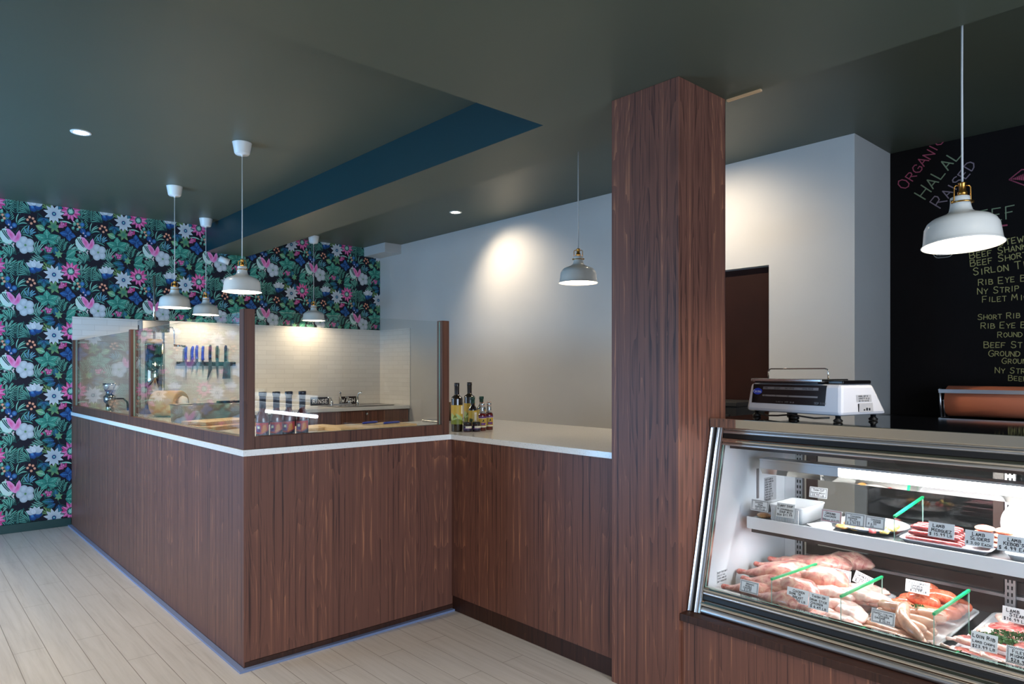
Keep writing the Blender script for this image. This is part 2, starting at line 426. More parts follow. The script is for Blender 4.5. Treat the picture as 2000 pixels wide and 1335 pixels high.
for x in (-.02, 1.12): wf.box(x, YF-.08, .45, x+.06, YF-.02, 2.35)
struct(wf.build('wall_front', 'wall_white'))
wl = MB()
wl.box(XL-.1, YF, 0, XL, YW, .4).box(XL-.1, YF, 2.35, XL, YW, ZH).box(XL-.1, YF, .4, XL, 4.3, 2.35).box(XL-.1, 6.9, .4, XL, YW, 2.35)
for y in (5.55,): wl.box(XL-.08, y, .4, XL-.02, y+.06, 2.35)
struct(wl.build('wall_left', 'wall_white'))
struct(box('baseboard_back', 'green_trim', (XL, YW-.014-.010, 0), (XA+.0, YW-.0, .072), bevel=.003))
struct(MB().box(4.182, 6.755, 2.735, XW, YW-.0, ZH).build('trim_1', 'wall_white'))

# ---- printed jungle wallpaper: one flat mesh of coloured shapes (zoomed repeat 1140 x 976 units = .548 x .536 m)
rw = random.Random(11)
TS = []      # list of (points, colours) painter's order
def mixc(a, b, t): return tuple(a[i]*(1-t)+b[i]*t for i in range(3))
def lin(r, g, b): return srgb(r, g, b)[:3]
NAVY = lin(22, 19, 34); DG = lin(26, 78, 74); TG = lin(38, 122, 108); MG = lin(78, 164, 138); LG = lin(150, 212, 186); PG = lin(200, 232, 214)
YG = lin(138, 168, 96); BL = lin(38, 96, 160); DB = lin(24, 56, 108); LB = lin(88, 148, 200); PK = lin(232, 84, 150); LP = lin(242, 160, 206); DP = lin(176, 46, 104)
WH = lin(220, 222, 226); GW = lin(178, 186, 190); CO = lin(228, 140, 112)
def strip(cl, ws, c0, c1):
    """ribbon along a centre line with per point half widths, colour from c0 to c1"""
    L = []; Rr = []; n = len(cl)
    for i, (x, y) in enumerate(cl):
        x0, y0 = cl[max(0, i-1)]; x1, y1 = cl[min(n-1, i+1)]
        dx, dy = x1-x0, y1-y0; m = math.hypot(dx, dy) or 1
        L.append((x-dy/m*ws[i], y+dx/m*ws[i])); Rr.append((x+dy/m*ws[i], y-dx/m*ws[i]))
    fs = [(i, i+1, 2*n-2-i, 2*n-1-i) for i in range(n-1)]
    cols = [mixc(c0, c1, i/(n-1)) for i in range(n)]
    TS.append((L+Rr[::-1], fs, cols+cols[::-1]))
def blade(x, y, ang, ln, wd, curve, c0=TG, c1=MG, hi=LG, n=6):
    wd *= .78
    cl = []; a = math.radians(ang); px, py = x, y
    for i in range(n+1):
        cl.append((px, py)); px += math.cos(a)*ln/n; py -= math.sin(a)*ln/n; a += math.radians(curve)/n
    ws = [wd*(.35+.65*math.sin(PI*min(1, (i/n)*.8+.12)))*(1 if i < n else .05) for i in range(n+1)]
    strip(cl, [q*1.0+4.5 for q in ws], NAVY, NAVY)
    strip(cl, ws, c0, c1)
    if hi: strip([(p[0]-wd*.2, p[1]-wd*.25) for p in cl[1:]], [q*.34 for q in ws[1:]], mixc(c1, hi, .5), hi)
def disc(x, y, r, c, c2=None, n=12, ry=None):
    ry = ry or r; c2 = c2 or c
    pts = [(x, y)]+[(x+r*math.cos(2*PI*k/n), y+ry*math.sin(2*PI*k/n)) for k in range(n)]
    TS.append((pts, [(0, 1+k, 1+(k+1) % n) for k in range(n)], [c2]+[c]*n))
def poly(pts, c, cc=None):
    cx = sum(p[0] for p in pts)/len(pts); cy = sum(p[1] for p in pts)/len(pts); n = len(pts)
    TS.append(([(cx, cy)]+list(pts), [(0, 1+k, 1+(k+1) % n) for k in range(n)], [cc or c]+[c]*n))
def leaf(x, y, ang, ln, wd, c0, c1, vein=LG, nv=4):
    a = math.radians(ang); dx, dy = math.cos(a), -math.sin(a)
    cl = [(x+dx*ln*i/6, y+dy*ln*i/6) for i in range(7)]
    strip(cl, [wd*v+4 for v in (.1, .72, 1, .98, .78, .42, .02)], NAVY, NAVY) if nv else None
    strip(cl, [wd*v for v in (.1, .72, 1, .98, .78, .42, .02)], c0, c1)
    strip(cl[:6], [wd*.045]*6, vein, vein)
    for i in range(1, nv+1):
        f = i/(nv+1); bx, by = x+dx*ln*f, y+dy*ln*f
        for sgn in (-1, 1):
            b = a+sgn*.75; e = wd*.75*math.sin(PI*min(1, f+.12))
            strip([(bx, by), (bx+math.cos(b)*e, by-math.sin(b)*e)], [wd*.03, wd*.012], vein, mixc(vein, c1, .5))
def star(cx, cy, r, n, wd, c0, c1, rot=0, jit=6):
    for k in range(n):
        leaf(cx, cy, rot+360*k/n+rw.uniform(-jit, jit), r*rw.uniform(.9, 1.08), wd, c0, c1, mixc(c0, c1, .3), 0)
def fan(x, y, a0, a1, n, ln, wd, curve, c0=TG, c1=MG, hi=LG):
    for k in range(n):
        blade(x+rw.uniform(-12, 12), y+rw.uniform(-12, 12), a0+(a1-a0)*k/(n-1)+rw.uniform(-4, 4), ln*rw.uniform(.85, 1.1), wd, curve*rw.uniform(.8, 1.2), c0, c1, hi)
def frond(x, y, ang, ln, curve, n, bl, wd, c0=DG, c1=MG, hi=PG, side=0):
    a = math.radians(ang); px, py = x, y
    for i in range(n):
        px += math.cos(a)*ln/n; py -= math.sin(a)*ln/n; a += math.radians(curve)/n
        for s in (-1, 1):
            if side and s != side: continue
            blade(px, py, math.degrees(a)+s*55, bl*(1-.5*i/n), wd, -s*35, c0, c1, hi, 4)
# --- background undergrowth
for k in range(64):
    x, y = rw.uniform(-80, 1060), rw.uniform(-60, 916)
    blade(x, y, rw.uniform(0, 360), rw.uniform(110, 190), rw.uniform(9, 15), rw.uniform(-90, 90), NAVY, DG, DG)
# --- foliage groups (x right, y down)
fan(560, 700, 150, 205, 7, 200, 12, -25, DG, MG, PG)
fan(250, 720, 200, 250, 6, 150, 13, 30, DG, MG, LG)
fan(480, 760, 175, 120, 6, 150, 12, 40, TG, MG, PG)
fan(860, 330, 200, 250, 5, 120, 12, 30, DG, TG, LG)
fan(1040, 620, 200, 280, 7, 130, 12, 30, DG, MG, LG)
fan(60, 520, 60, 175, 9, 210, 15, -45, DG, MG, LG)
fan(130, 640, 100, 190, 8, 230, 15, 50, DG, MG, PG)
fan(190, 560, 95, 20, 7, 170, 13, -40, TG, MG, PG)
fan(30, 900, 100, 10, 9, 200, 15, -50, DG, MG, LG)
fan(330, 960, 175, 95, 8, 210, 15, 40, DG, TG, LG)
fan(400, 930, 20, 95, 8, 210, 14, 40, DG, MG, YG)
frond(330, 640, 80, 210, -55, 7, 120, 9, DG, MG, PG, 0)
fan(470, 620, 150, 60, 8, 230, 9, -60, TG, LG, PG)
frond(560, 610, 60, 200, -30, 6, 110, 10, TG, MG, LG, 0)
frond(830, 560, 100, 190, -50, 6, 105, 11, DG, MG, LG, 0)
fan(760, 430, 60, 130, 6, 150, 12, 25, TG, MG, PG)
fan(930, 520, 70, 5, 6, 150, 11, -25, TG, LG, PG)
fan(1170, 700, 130, 60, 6, 190, 16, 50, DG, MG, LG)
fan(1090, 860, 60, 0, 7, 170, 12, 45, TG, MG, PG)
fan(1130, 960, 150, 30, 8, 170, 13, -40, DG, TG, LG)
frond(140, 1010, 110, 190, -40, 6, 100, 10, DG, TG, LG, 0)
frond(40, 160, 80, 150, 30, 5, 90, 11, DG, TG, LG, 0)
fan(200, 330, 80, 10, 7, 190, 14, -60, DG, TG, LG)
fan(330, 330, 140, 60, 6, 140, 14, -50, DG, LB, LG)
fan(150, 190, 100, 40, 5, 170, 13, -55, TG, MG, PG)
fan(1110, 150, 120, 40, 7, 130, 11, 30, DG, TG, LG)
fan(620, 860, 60, 150, 6, 140, 13, 20, DG, YG, YG)
for x, y, a, l, w_ in ((880, 640, -5, 210, 78), (930, 690, -48, 240, 86), (900, 610, 40, 190, 66)): leaf(x, y, a, l, w_, TG, MG, LG, 5)
for x, y, a, l, w_ in ((700, 660, 175, 190, 50), (720, 700, 200, 150, 44), (770, 720, -80, 150, 58), (740, 600, 100, 140, 52)): leaf(x, y, a, l, w_, DB, TG, LB, 4)
for a, l, w_ in ((95, 170, 62), (28, 190, 56), (165, 200, 60), (-20, 150, 44), (215, 130, 46)): leaf(600, 370, a, l, w_, TG, MG, LG, 4)
leaf(560, 215, 160, 150, 50, MG, YG, PG, 4)
star(770, 590, 70, 6, 17, MG, YG, 20)
for a, l, w_ in ((-90, 140, 44), (-150, 120, 34), (-30, 120, 34)): leaf(545, 1010, a, l, w_, DB, TG, LB, 4)
star(700, 150, 110, 6, 24, TG, YG, 10)
for a, l, w_ in ((95, 130, 48), (175, 140, 46), (-10, 120, 48), (-80, 110, 46), (50, 80, 30)): leaf(925, 250, a, l, w_, DB, BL, LB, 4)
leaf(1130, 120, -60, 120, 46, DB, BL, LB, 4); disc(1150, 60, 34, BL, LB); leaf(985, 160, 60, 60, 24, TG, LG); leaf(1060, 170, 60, 60, 22, TG, LG)
disc(105, 200, 42, DB, LB); disc(60, 240, 30, DB, BL)
blade(760, 70, 20, 230, 18, -50, TG, LG, PG); blade(800, 860, -5, 120, 20, 15, TG, MG, LG)
for cx, cy, r in ((385, 865, 62), (455, 830, 66), (400, 800, 44)): disc(cx, cy, r, DB, BL, 16); disc(cx-12, cy-14, r*.5, BL, LB, 12)
# --- watermelon-striped bulb with its pink heart
poly([(1035, 330), (1065, 280), (1110, 262), (1160, 290), (1225, 440), (1200, 490), (1140, 500), (1080, 470), (1040, 400)], PG, WH)
for k in range(5): blade(1060+k*32, 285-k*4+8*k, -62, 190-8*k, 6, 22, DG, TG, None)
poly([(1125, 262), (1180, 272), (1235, 325), (1262, 372), (1228, 452), (1196, 430), (1150, 350)], LP, PK)
poly([(1262, 372), (1280, 320), (1318, 268), (1345, 330), (1345, 400), (1308, 450), (1262, 468), (1222, 452)], LP, PK)
# --- flowers
def five(cx, cy, r, c0, c1, rot):
    for k in range(5):
        a = math.radians(rot+72*k); ox, oy = cx+math.cos(a)*r*.55, cy+math.sin(a)*r*.55
        disc(ox, oy, r*.46, c0, c1, 14); leaf(cx, cy, -rot-72*k, r*.8, r*.10, GW, c1, GW, 0)
    disc(cx, cy, r*.13, YG, TG)
five(268, 492, 140, GW, WH, 36)
for dx, an in ((-70, 150), (-38, 120), (0, 92), (38, 62), (70, 32)): leaf(408+dx*.3, 828, an, 128, 36, GW, WH, GW, 0)
leaf(400, 830, 105, 100, 34, WH, WH, GW, 0)
star(700, 920, 158, 11, 31, GW, WH, 8); disc(700, 920, 34, DB, BL); disc(700, 920, 14, LG)
star(962, 845, 160, 11, 34, DP, PK, 20); star(962, 845, 150, 11, 16, PK, LP, 20); disc(962, 845, 62, DG, TG, 16); star(962, 845, 52, 9, 8, LG, PG, 0)
def cluster(x, y, r, n, c0, c1, s):
    for k in range(n):
        a = rw.uniform(0, 6.28); d = r*math.sqrt(rw.random()); disc(x+d*math.cos(a), y+d*math.sin(a), s*rw.uniform(.8, 1.2), c0, c1, 8)
cluster(825, 110, 50, 15, DP, LP, 21); cluster(890, 85, 26, 5, DP, PK, 17); cluster(615, 515, 42, 13, DP, LP, 22); cluster(525, 540, 20, 4, DP, PK, 14)
for x, y in ((300, 90), (405, 105), (355, 140), (1065, 975), (1100, 110), (1075, 60), (380, 60), (330, 45)): disc(x, y, 21, CO, lin(244, 190, 150), 8)
for x, y in ((30, 500), (95, 490), (90, 530), (1225, 505), (1105, 520), (1165, 200), (1200, 240), (1010, 30), (1120, 250)): disc(x, y, 13, WH, CO, 8)
for x, y in ((1010, 100), (1050, 40)): leaf(x, y, 70, 70, 26, TG, LG)

import numpy as np
def build_wallpaper():
    SX, SZ = .548/1140, .536/976
    V = []; Fc = []; Co = []
    for i, (pts, fs, cols) in enumerate(TS):
        o = len(V); d = -.0008-i*.0000040
        V += [(px*SX, d, -py*SZ) for px, py in pts]; Co += cols; Fc += [tuple(a+o for a in f) for f in fs]
    V = np.array(V); n = len(V); vs = []; fs = []; cs = []; k = 0
    vs += [(XL, -.0004, 0), (XB, -.0004, 0), (XB, -.0004, ZH), (XL, -.0004, ZH)]; fs.append((0, 1, 2, 3)); cs += [NAVY]*4; k = 4
    x0 = .798-12/1335*0-100*SX; z0 = 2.532+370*SZ   # heart at x .798, z 2.532
    for ix in range(-2, 7):
        for iz in range(-1, 6):
            ox, oz = x0+ix*.548, z0-iz*.536
            if oz-976*SZ > ZH+.1 or oz < -.05: continue
            if ox > 1.25 and oz < 1.80: continue
            vs += (V+np.array([ox, 0, oz])).tolist(); cs += Co
            fs += [tuple(a+k for a in f) for f in Fc]; k += n
    me = bpy.data.meshes.new('wallpaper'); me.from_pydata(vs, [], fs)
    ca = me.color_attributes.new('Col', 'FLOAT_COLOR', 'POINT')
    ca.data.foreach_set('color', np.concatenate([np.array(cs), np.ones((len(cs), 1))], 1).ravel().astype('f'))
    me.materials.append(M['printed_paper'])
    bm = bmesh.new(); bm.from_mesh(me)
    for co, no in (((0, 0, ZH-.001), (0, 0, 1)), ((0, 0, .004), (0, 0, -1)), ((XW-.001, 0, 0), (1, 0, 0)), ((XL+.001, 0, 0), (-1, 0, 0))):
        bmesh.ops.bisect_plane(bm, geom=bm.verts[:]+bm.edges[:]+bm.faces[:], plane_co=co, plane_no=no, clear_outer=True)
    # notch where the dropped beam meets the wall
    bm.to_mesh(me); bm.free()
    o = bpy.data.objects.new('wallpaper', me); C.objects.link(o); o.location = (0, YW, 0)
    tag(o, 'dark jungle wallpaper with pink and white flowers covering the back wall', 'wallpaper')
    print('wallpaper shapes', len(TS), 'verts', len(me.vertices))
build_wallpaper()

# ---- backsplash tiles
tl = MB()
tl.box(1.222, YW-.016, .96, XW-.0002, YW-.0102, 1.868)
bs = tag(tl.build('tile_backsplash', 'tile'), 'cream subway tile panel on the papered wall behind the work area', 'tile')
tag(MB().box(XW-.010, 6.563, .956, XW-.0002, YW-.0165, 1.868).build('tile_backsplash', 'tile'), 'narrow cream tile panel on the white side wall beside the sink', 'tile')

# ---- walnut clad pillar
p = MB().box(2.383, 1.617, 0, 2.743, 1.967, ZL)
struct(tag(p.build('pillar', 'walnut', bevel=.002), 'square walnut clad pillar beside the glass display case', 'pillar'))
tag(MB().box(2.748, 1.456, ZL-.008, 2.764, 1.616, ZL+.012).build('wood_batten', 'raw_wood'), 'bare wood sliver on the ceiling edge behind the pillar top', 'batten')

# ---- counter
ct = empty('service_counter', (1.6, 4.2, 0))
tag(ct, 'L shaped walnut service counter with flat panelled fronts', 'counter')
T = lambda o: (setattr(o, 'parent', ct), setattr(o, 'matrix_parent_inverse', Matrix.Translation(ct.location).inverted()))
def under(o, par): o.parent = par; o.matrix_parent_inverse = Matrix.Translation(par.location).inverted(); return o
ZU = ZC-.0295
under(MB().box(XA, YB, .012, XA+.03, 7.19, ZU).build('front_panel', 'walnut'), ct)
under(MB().box(XA+.03, YB, .035, XC+.02, YB+.03, ZU).build('front_panel', 'walnut'), ct)['label'] = 'purple brown panel facing the room'
under(MB().box(XC, 1.968, .085, XC+.03, YB, ZU).build('front_panel', 'walnut'), ct)
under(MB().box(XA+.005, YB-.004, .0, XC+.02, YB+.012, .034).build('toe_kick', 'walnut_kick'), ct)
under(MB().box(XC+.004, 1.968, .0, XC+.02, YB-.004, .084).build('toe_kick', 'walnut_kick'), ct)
under(MB().prism([(XA-.028, YB-.03), (XC, YB-.03), (XC, YB-.004), (XA-.001, YB-.004), (XA-.001, 7.19), (XA-.028, 7.19)], 'z', 0, .011).build('floor_strip', 'strip_grey'), ct)
under(MB().box(XA+.03, YB+.03, .012, 1.88, 7.17, ZU).build('carcass', 'walnut_kick'), ct)
under(MB().box(1.88, YB+.03, .012, 3.34, 4.13, ZU).build('carcass', 'walnut_kick'), ct)
under(MB().box(XC+.03, 1.968, .012, 3.34, YB+.03, ZU).build('carcass', 'walnut_kick'), ct)
wt = MB().prism([(XA-.006, YB-.006), (XC-.012, YB-.006), (XC-.012, 1.9685), (3.385, 1.9685), (3.385, 4.16), (1.92, 4.16), (1.92, 7.19), (XA-.006, 7.19)], 'z', ZU, ZC)
tag(wt.build('worktop', 'quartz', bevel=.0015), 'speckled white quartz worktop running around the walnut counter', 'worktop')

# ---- glass partition on the counter
gp = empty('glass_partition', (XA, YB, ZC)); tag(gp, 'walnut framed glass sneeze guard standing on the counter edge', 'sneeze guard')
G0 = ZC+.0005
def post(x, y, z1, s=.05): return under(MB().box(x, y, G0, x+s, y+s, z1).build('post', 'walnut_rail', bevel=.0015), gp)
post(XA, YB, 1.668, .053); post(XA+.003, 5.19, 1.662, .047); post(XA+.003, 7.135, 1.655, .047); post(2.347, YB, 1.668, .05)
under(MB().box(XA+.001, YB+.054, G0, XA+.048, 5.189, 1.073).build('bottom_rail', 'walnut_rail', bevel=.0015), gp)
under(MB().box(XA+.001, 5.238, G0, XA+.048, 7.134, 1.073).build('bottom_rail', 'walnut_rail', bevel=.0015), gp)
under(MB().box(XA+.054, YB+.001, G0, 2.346, YB+.048, 1.073).build('bottom_rail', 'walnut_rail', bevel=.0015), gp)
def pane(a, b, parent=gp, mat='clear_glass', edge='glass_edge', name='glass_pane'):
    """thin box whose two big faces are clear and whose rim is greenish"""
    m = MB(); d = [b[i]-a[i] for i in range(3)]; thin = d.index(min(d)); m.box(*a, *b)
    big = {0: (3, 5), 1: (2, 4), 2: (0, 1)}[thin]
    m.mi = [0 if i in big else 1 for i in range(6)]
    o = m.build(name, [mat, edge]); return under(o, parent) if parent else o
pane((XA+.021, YB+.054, 1.0735), (XA+.029, 5.189, 1.658)); pane((XA+.021, 5.238, 1.0735), (XA+.029, 7.134, 1.652)); pane((XA+.054, YB+.021, 1.0735), (2.346, YB+.029, 1.662))

# ---- pendant lamps
def make_pendant(x, y, zr, label, grp='white metal pendant lamps', sc=1., tilt=0., energy=11, ztop=ZH):
    t = empty('pendant_lamp', (x, y, zr)); tag(t, label, 'pendant lamp', grp)
    S = lambda pr: [(r*sc, z*sc) for r, z in pr]
    outer = [(.1215, 0), (.1165, .006), (.1145, .012), (.112, .035), (.109, .062), (.101, .078), (.088, .089), (.066, .098), (.046, .106), (.035, .116), (.031, .132), (.029, .150), (.029, .163), (.024, .166)]
    inner = [(.022, .160), (.026, .130), (.032, .113), (.060, .095), (.086, .085), (.098, .074), (.106, .058), (.110, .035), (.113, .010), (.119, -.001)]
    m = MB().lathe(S(outer+inner), closed=True, seg=48); n = len(outer+inner); k = 48
    m.mi = [(1 if (i//k) >= len(outer)-1 else 0) for i in range(len(m.f))]
    rot = (math.radians(tilt), 0, math.radians(-48))
    m.build('shade', ['white_shade', 'white_shade_inside'], t, rot=rot)
    b = MB().lathe(S([(.0, .166), (.014, .166), (.014, .178), (.010, .182), (.010, .204), (.013, .208), (.004, .212), (0, .212)]), seg=20); b.build('socket', 'brass', t)
    b = MB()
    for s_ in (-1, 1):
        b.tube([(s_*.010*sc, 0, .200*sc), (s_*.022*sc, 0, .200*sc), (s_*.026*sc, 0, .194*sc), (s_*.027*sc, 0, .150*sc), (s_*.030*sc, 0, .146*sc)], .0022*sc, 8)
        b.lathe(S([(0, -.004), (.005, -.004), (.005, .004), (0, .004)]), (s_*.032*sc, 0, .146*sc), 10)
    b.lathe(S([(.0295, .141), (.032, .141), (.032, .146), (.0295, .146)]), closed=True, seg=32)
    b.build('bracket', 'brass', t, rot=(0, 0, math.radians(-48)))
    MB().lathe([(0, .045*sc), (.016, .05*sc), (.024, .068*sc), (.022, .085*sc), (.013, .100*sc), (0, .103*sc)], seg=20).build('bulb', 'bulb', t)
    h = ztop-zr
    MB().tube([(0, 0, .208*sc), (.001, .0015, .208*sc+(h-.208*sc)*.45), (0, 0, h-.08)], .0034, 8).build('cord', 'cord', t)
    MB().lathe([(0, -.088), (.006, -.088), (.006, -.078), (.040, -.076), (.047, -.068), (.0585, -.004), (.060, -.0005), (0, -.0005)], seg=36).build('canopy', 'white_plastic', t, loc=(0, 0, h))
    L = bpy.data.lights.new('bulb_light', 'POINT'); L.energy = energy; L.color = (1, .80, .56); L.shadow_soft_size = .02
    lo = bpy.data.objects.new('bulb_light', L); C.objects.link(lo); lo.parent = t; lo.location = (0, 0, .03)
    return t
make_pendant(1.681, 4.425, 1.885, 'white dome pendant with brass fitting, nearest over the left counter')
make_pendant(1.682, 5.83, 1.880, 'white dome pendant beside the tall chrome rod, second over the left counter')
make_pendant(2.261, 6.865, 1.918, 'small looking white dome pendant right of the two hung over the counter')
make_pendant(3.42, 6.97, 1.925, 'farthest white dome pendant over the sink, its canopy half hidden by the beam', energy=6)
make_pendant(3.13, 2.845, 1.918, 'white dome pendant hanging against the bare white wall', energy=6)
make_pendant(2.80, .727, 1.822, 'large white dome pendant hanging in front of the chalkboard menu', sc=1.05, tilt=-5, energy=6)

# ---- recessed downlights, plus unseen ones added for warm fill
def downlight(x, y, label, target=None, energy=60, z=ZH, vis=True, size=75):
    t = empty('downlight', (x, y, z)); tag(t, label, 'downlight', 'recessed ceiling downlights')
    MB().lathe([(.037, -.004), (.056, -.005), (.058, -.0005), (.037, -.0005)], closed=True, seg=32).build('trim_ring', 'white_plastic', t)
    MB().lathe([(0, -.003), (.036, -.003), (.036, -.001), (0, -.001)], seg=24).build('lens', 'lens', t)
    L = bpy.data.lights.new('downlight_beam', 'SPOT'); L.energy = energy; L.color = (1, .83, .62); L.spot_size = math.radians(size); L.spot_blend = 1.; L.shadow_soft_size = .03
    lo = bpy.data.objects.new('downlight_beam', L); C.objects.link(lo); lo.parent = t; lo.location = (0, 0, -.012)
    if target:
        d = Vector(target)-Vector((x, y, z)); lo.rotation_euler = d.to_track_quat('-Z', 'Y').to_euler()
    return t
downlight(.875, 4.889, 'glowing recessed downlight in the ceiling at upper left', (.875, 4.889, 0), 80, size=110)
downlight(3.868, 5.033, 'glowing recessed downlight near the white wall', (4.40, 4.80, 1.9), 62, size=112)
downlight(3.70, 2.76, 'recessed downlight hidden behind the walnut pillar', (4.40, 2.55, 1.9), 62, size=112)
downlight(.9, .55, 'unseen downlight added above the viewer for warm fill', (1.3, 1.0, 0), 75, ZL, size=100)  # added out of view to warm the floor and its bounce
downlight(-.6, 3.3, 'unseen downlight added at the far left for warm fill', (-.3, 3.3, 0), 165, ZH, size=125)  # added out of view to warm the left-facing counter fronts
downlight(1.75, -.6, 'unseen downlight added in front of the meat case for warm fill', (2.2, .2, .4), 80, ZL, size=110)  # added out of view to light the pillar beside the case
# ------------------------------------------------------------------ glass display case
YC = 1.612; YE = -.42
SB = Vector((2.448, 0, .395)); SD = Vector((.2324, 0, .9726)); SN = Vector((-.9726, 0, .2324))
def sx(z): return 2.448+(z-.395)*.23893
pl = empty('case_plinth', (2.8, .6, 0)); tag(pl, 'walnut clad base under the glass display case', 'plinth')
under(MB().box(2.399, YE, 0, 2.43, 1.6165, .362).build('front_panel', 'walnut'), pl)
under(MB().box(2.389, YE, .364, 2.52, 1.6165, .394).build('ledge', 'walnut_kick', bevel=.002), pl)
under(MB().box(2.43, YE, 0, 3.28, 1.60, .362).build('carcass', 'walnut_kick'), pl)

dc = empty('display_case', (2.85, .6, .395)); tag(dc, 'refrigerated glass display case full of meat with chrome trimmed slanted front', 'display case')
def P3(name, mb, mat, bevel=0, lab=None):
    o = under(mb.build(name, mat, bevel=bevel), dc)
    if lab: o['label'] = lab
    return o
P3('top', MB().box(2.606, YE, 1.1405, 3.335, YC, 1.179), 'polished_steel', .002, 'mirror polished steel top')
P3('side_panel', MB().prism([(2.47, .3955), (2.642, 1.1395), (3.32, 1.1395), (3.32, .3955)], 'y', 1.572, YC-.001), 'case_white')
P3('header', MB().box(2.700, YE, 1.046, 2.712, 1.571, 1.1395), 'case_brown')
P3('deck', MB().box(2.50, YE, .3955, 3.26, 1.571, .425), 'brushed_steel')
def bulge(z0, z1, d, back=.02, n=7):
    """moulding profile in x,z following the slant, bulging outwards by d"""
    pr = []
    for i in range(n+1):
        t = i/n; z = z0+(z1-z0)*t; o = d*math.sin(PI*t)**.5 if 0 < t < 1 else 0
        pr.append((sx(z)-o*.97, z+o*.2))
    return pr+[(sx(z1)+back, z1), (sx(z0)+back, z0)]
def rail(name, z0, z1, d, mat, back=.02, y1=1.553):
    P3(name, MB().prism(bulge(z0, z1, d, back), 'y', YE, y1), mat)
rail('bottom_trim', .396, .418, .006, 'aluminium', .05)
rail('bottom_trim', .4185, .449, .010, 'polished_steel', .05)
rail('gasket', .4495, .468, .001, 'black_rubber', .04)
rail('bottom_trim', .4685, .480, .004, 'aluminium', .03); rail('bottom_trim', .4805, .497, .005, 'polished_steel', .03)
rail('top_trim', 1.068, 1.078, .003, 'aluminium'); rail('top_trim', 1.0785, 1.098, .007, 'polished_steel')
rail('gasket', 1.0985, 1.116, .000, 'black_rubber'); rail('top_trim', 1.1165, 1.131, .004, 'aluminium'); rail('top_trim', 1.1315, 1.140, .002, 'steel')
def slant(name, y0, y1, out, back, mat):
    zb, zt = .3958, 1.1402
    m = MB(); q = []
    for z in (zb, zt):
        x = sx(z); q += [(x+back, y0, z), (x+back, y1, z), (x-out*.97, y1, z), (x-out*1.25, (y0+y1)/2, z), (x-out*.97, y0, z)]
    m.add(q, [(i, (i+1) % 5, 5+(i+1) % 5, 5+i) for i in range(5)]+[(4, 3, 2, 1, 0), (5, 6, 7, 8, 9)])
    P3(name, m, mat)
y = YC
for wd, out, mat, nm in ((.005, .009, 'chrome', 'side_trim'), (.011, .006, 'aluminium', 'side_trim'), (.014, .001, 'black_rubber', 'gasket'), (.006, .009, 'chrome', 'side_trim'), (.010, .006, 'aluminium', 'side_trim'), (.011, .002, 'steel', 'side_trim')):
    slant(nm, y-wd+.0002, y, out, .03, mat); y -= wd
# slanted front glass
g = MB(); a = []
for z in (.4975, 1.0675):
    a += [(sx(z)+.006, YE, z), (sx(z)+.006, 1.5535, z), (sx(z)+.012, 1.5535, z), (sx(z)+.012, YE, z)]
g.add(a, [(0, 1, 5, 4), (2, 3, 7, 6), (1, 2, 6, 5), (3, 0, 4, 7), (0, 3, 2, 1), (4, 5, 6, 7)]); g.mi = [0, 0, 1, 1, 1, 1]
under(g.build('front_glass', ['case_glass', 'glass_edge']), dc)
# back: standards, door frames, glass
for y0 in (1.484, .655):
    s = MB().box(3.20, y0, .425, 3.222, y0+.034, 1.139)
    o = P3('slotted_standard', s, 'aluminium')
    sl = MB()
    for k in range(26):
        for dy in (.008, .021): sl.box(3.1975, y0+dy, .46+k*.026, 3.201, y0+dy+.005, .474+k*.026)
    sl.v = [(x, y, z) for x, y, z in sl.v]
    oo = sl.build('slot', 'black_matte', o); oo.matrix_parent_inverse = Matrix.Translation(dc.location).inverted() if 0 else Matrix.Identity(4)
P3('back_corner', MB().box(3.20, 1.519, .425, 3.26, 1.571, 1.139), 'case_white')
P3('back_track', MB().box(3.225, YE, .425, 3.262, 1.48, .50), 'case_brown'); P3('back_track', MB().box(3.215, YE, .5005, 3.262, 1.48, .512), 'aluminium')
P3('back_track', MB().box(3.225, YE, 1.10, 3.262, 1.48, 1.139), 'case_brown')
for a_, b_, x_ in ((.70, 1.482, 3.235), (-.10, .73, 3.250)):
    f = MB().box(x_, a_, .513, x_+.012, a_+.035, 1.099).box(x_, b_-.05, .513, x_+.012, b_, 1.099).box(x_, a_+.035, .513, x_+.012, b_-.05, .56).box(x_, a_+.035, 1.06, x_+.012, b_-.05, 1.099)
    d_ = P3('sliding_door', f, 'case_brown')
    gl = MB().box(x_+.003, a_+.035, .56, x_+.009, b_-.05, 1.06).build('door_glass', 'case_glass', d_); gl.matrix_parent_inverse = Matrix.Identity(4)
# shelf
P3('shelf', MB().box(2.778, YE, .729, 3.19, 1.53, .7385), 'brushed_steel')
P3('shelf_lip', MB().prism([(2.770, .697), (2.777, .697), (2.7775, .7455), (2.7735, .7485), (2.770, .7455)], 'y', YE, 1.531), 'case_white', .001)
P3('shelf_bracket', MB().box(2.80, YE, .676, 2.812, 1.525, .7285), 'case_brown')
P3('shelf_arm', MB().prism([(2.79, .70), (3.2, .66), (3.2, .7285), (2.79, .7285)], 'y', 1.532, 1.536), 'brushed_steel')
# light fixture
lf = P3('light_housing', MB().prism([(2.826, .9895), (2.826, .9975), (2.90, .9985), (2.95, .975), (2.95, .965), (2.87, .9895)], 'y', YE, 1.502).box(2.8265, 1.165, .955, 2.87, 1.50, .989), 'aluminium')
P3('light_reflector', MB().prism([(2.828, .9545), (2.846, .930), (2.848, .931), (2.832, .9545)], 'y', YE, 1.50), 'polished_steel')
P3('lamp_tube', MB().prism([(2.829, .958), (2.8275, .966), (2.8275, .982), (2.831, .989), (2.862, .989), (2.862, .962), (2.855, .958)], 'y', YE, 1.163), 'tube', lab='glowing white tube')
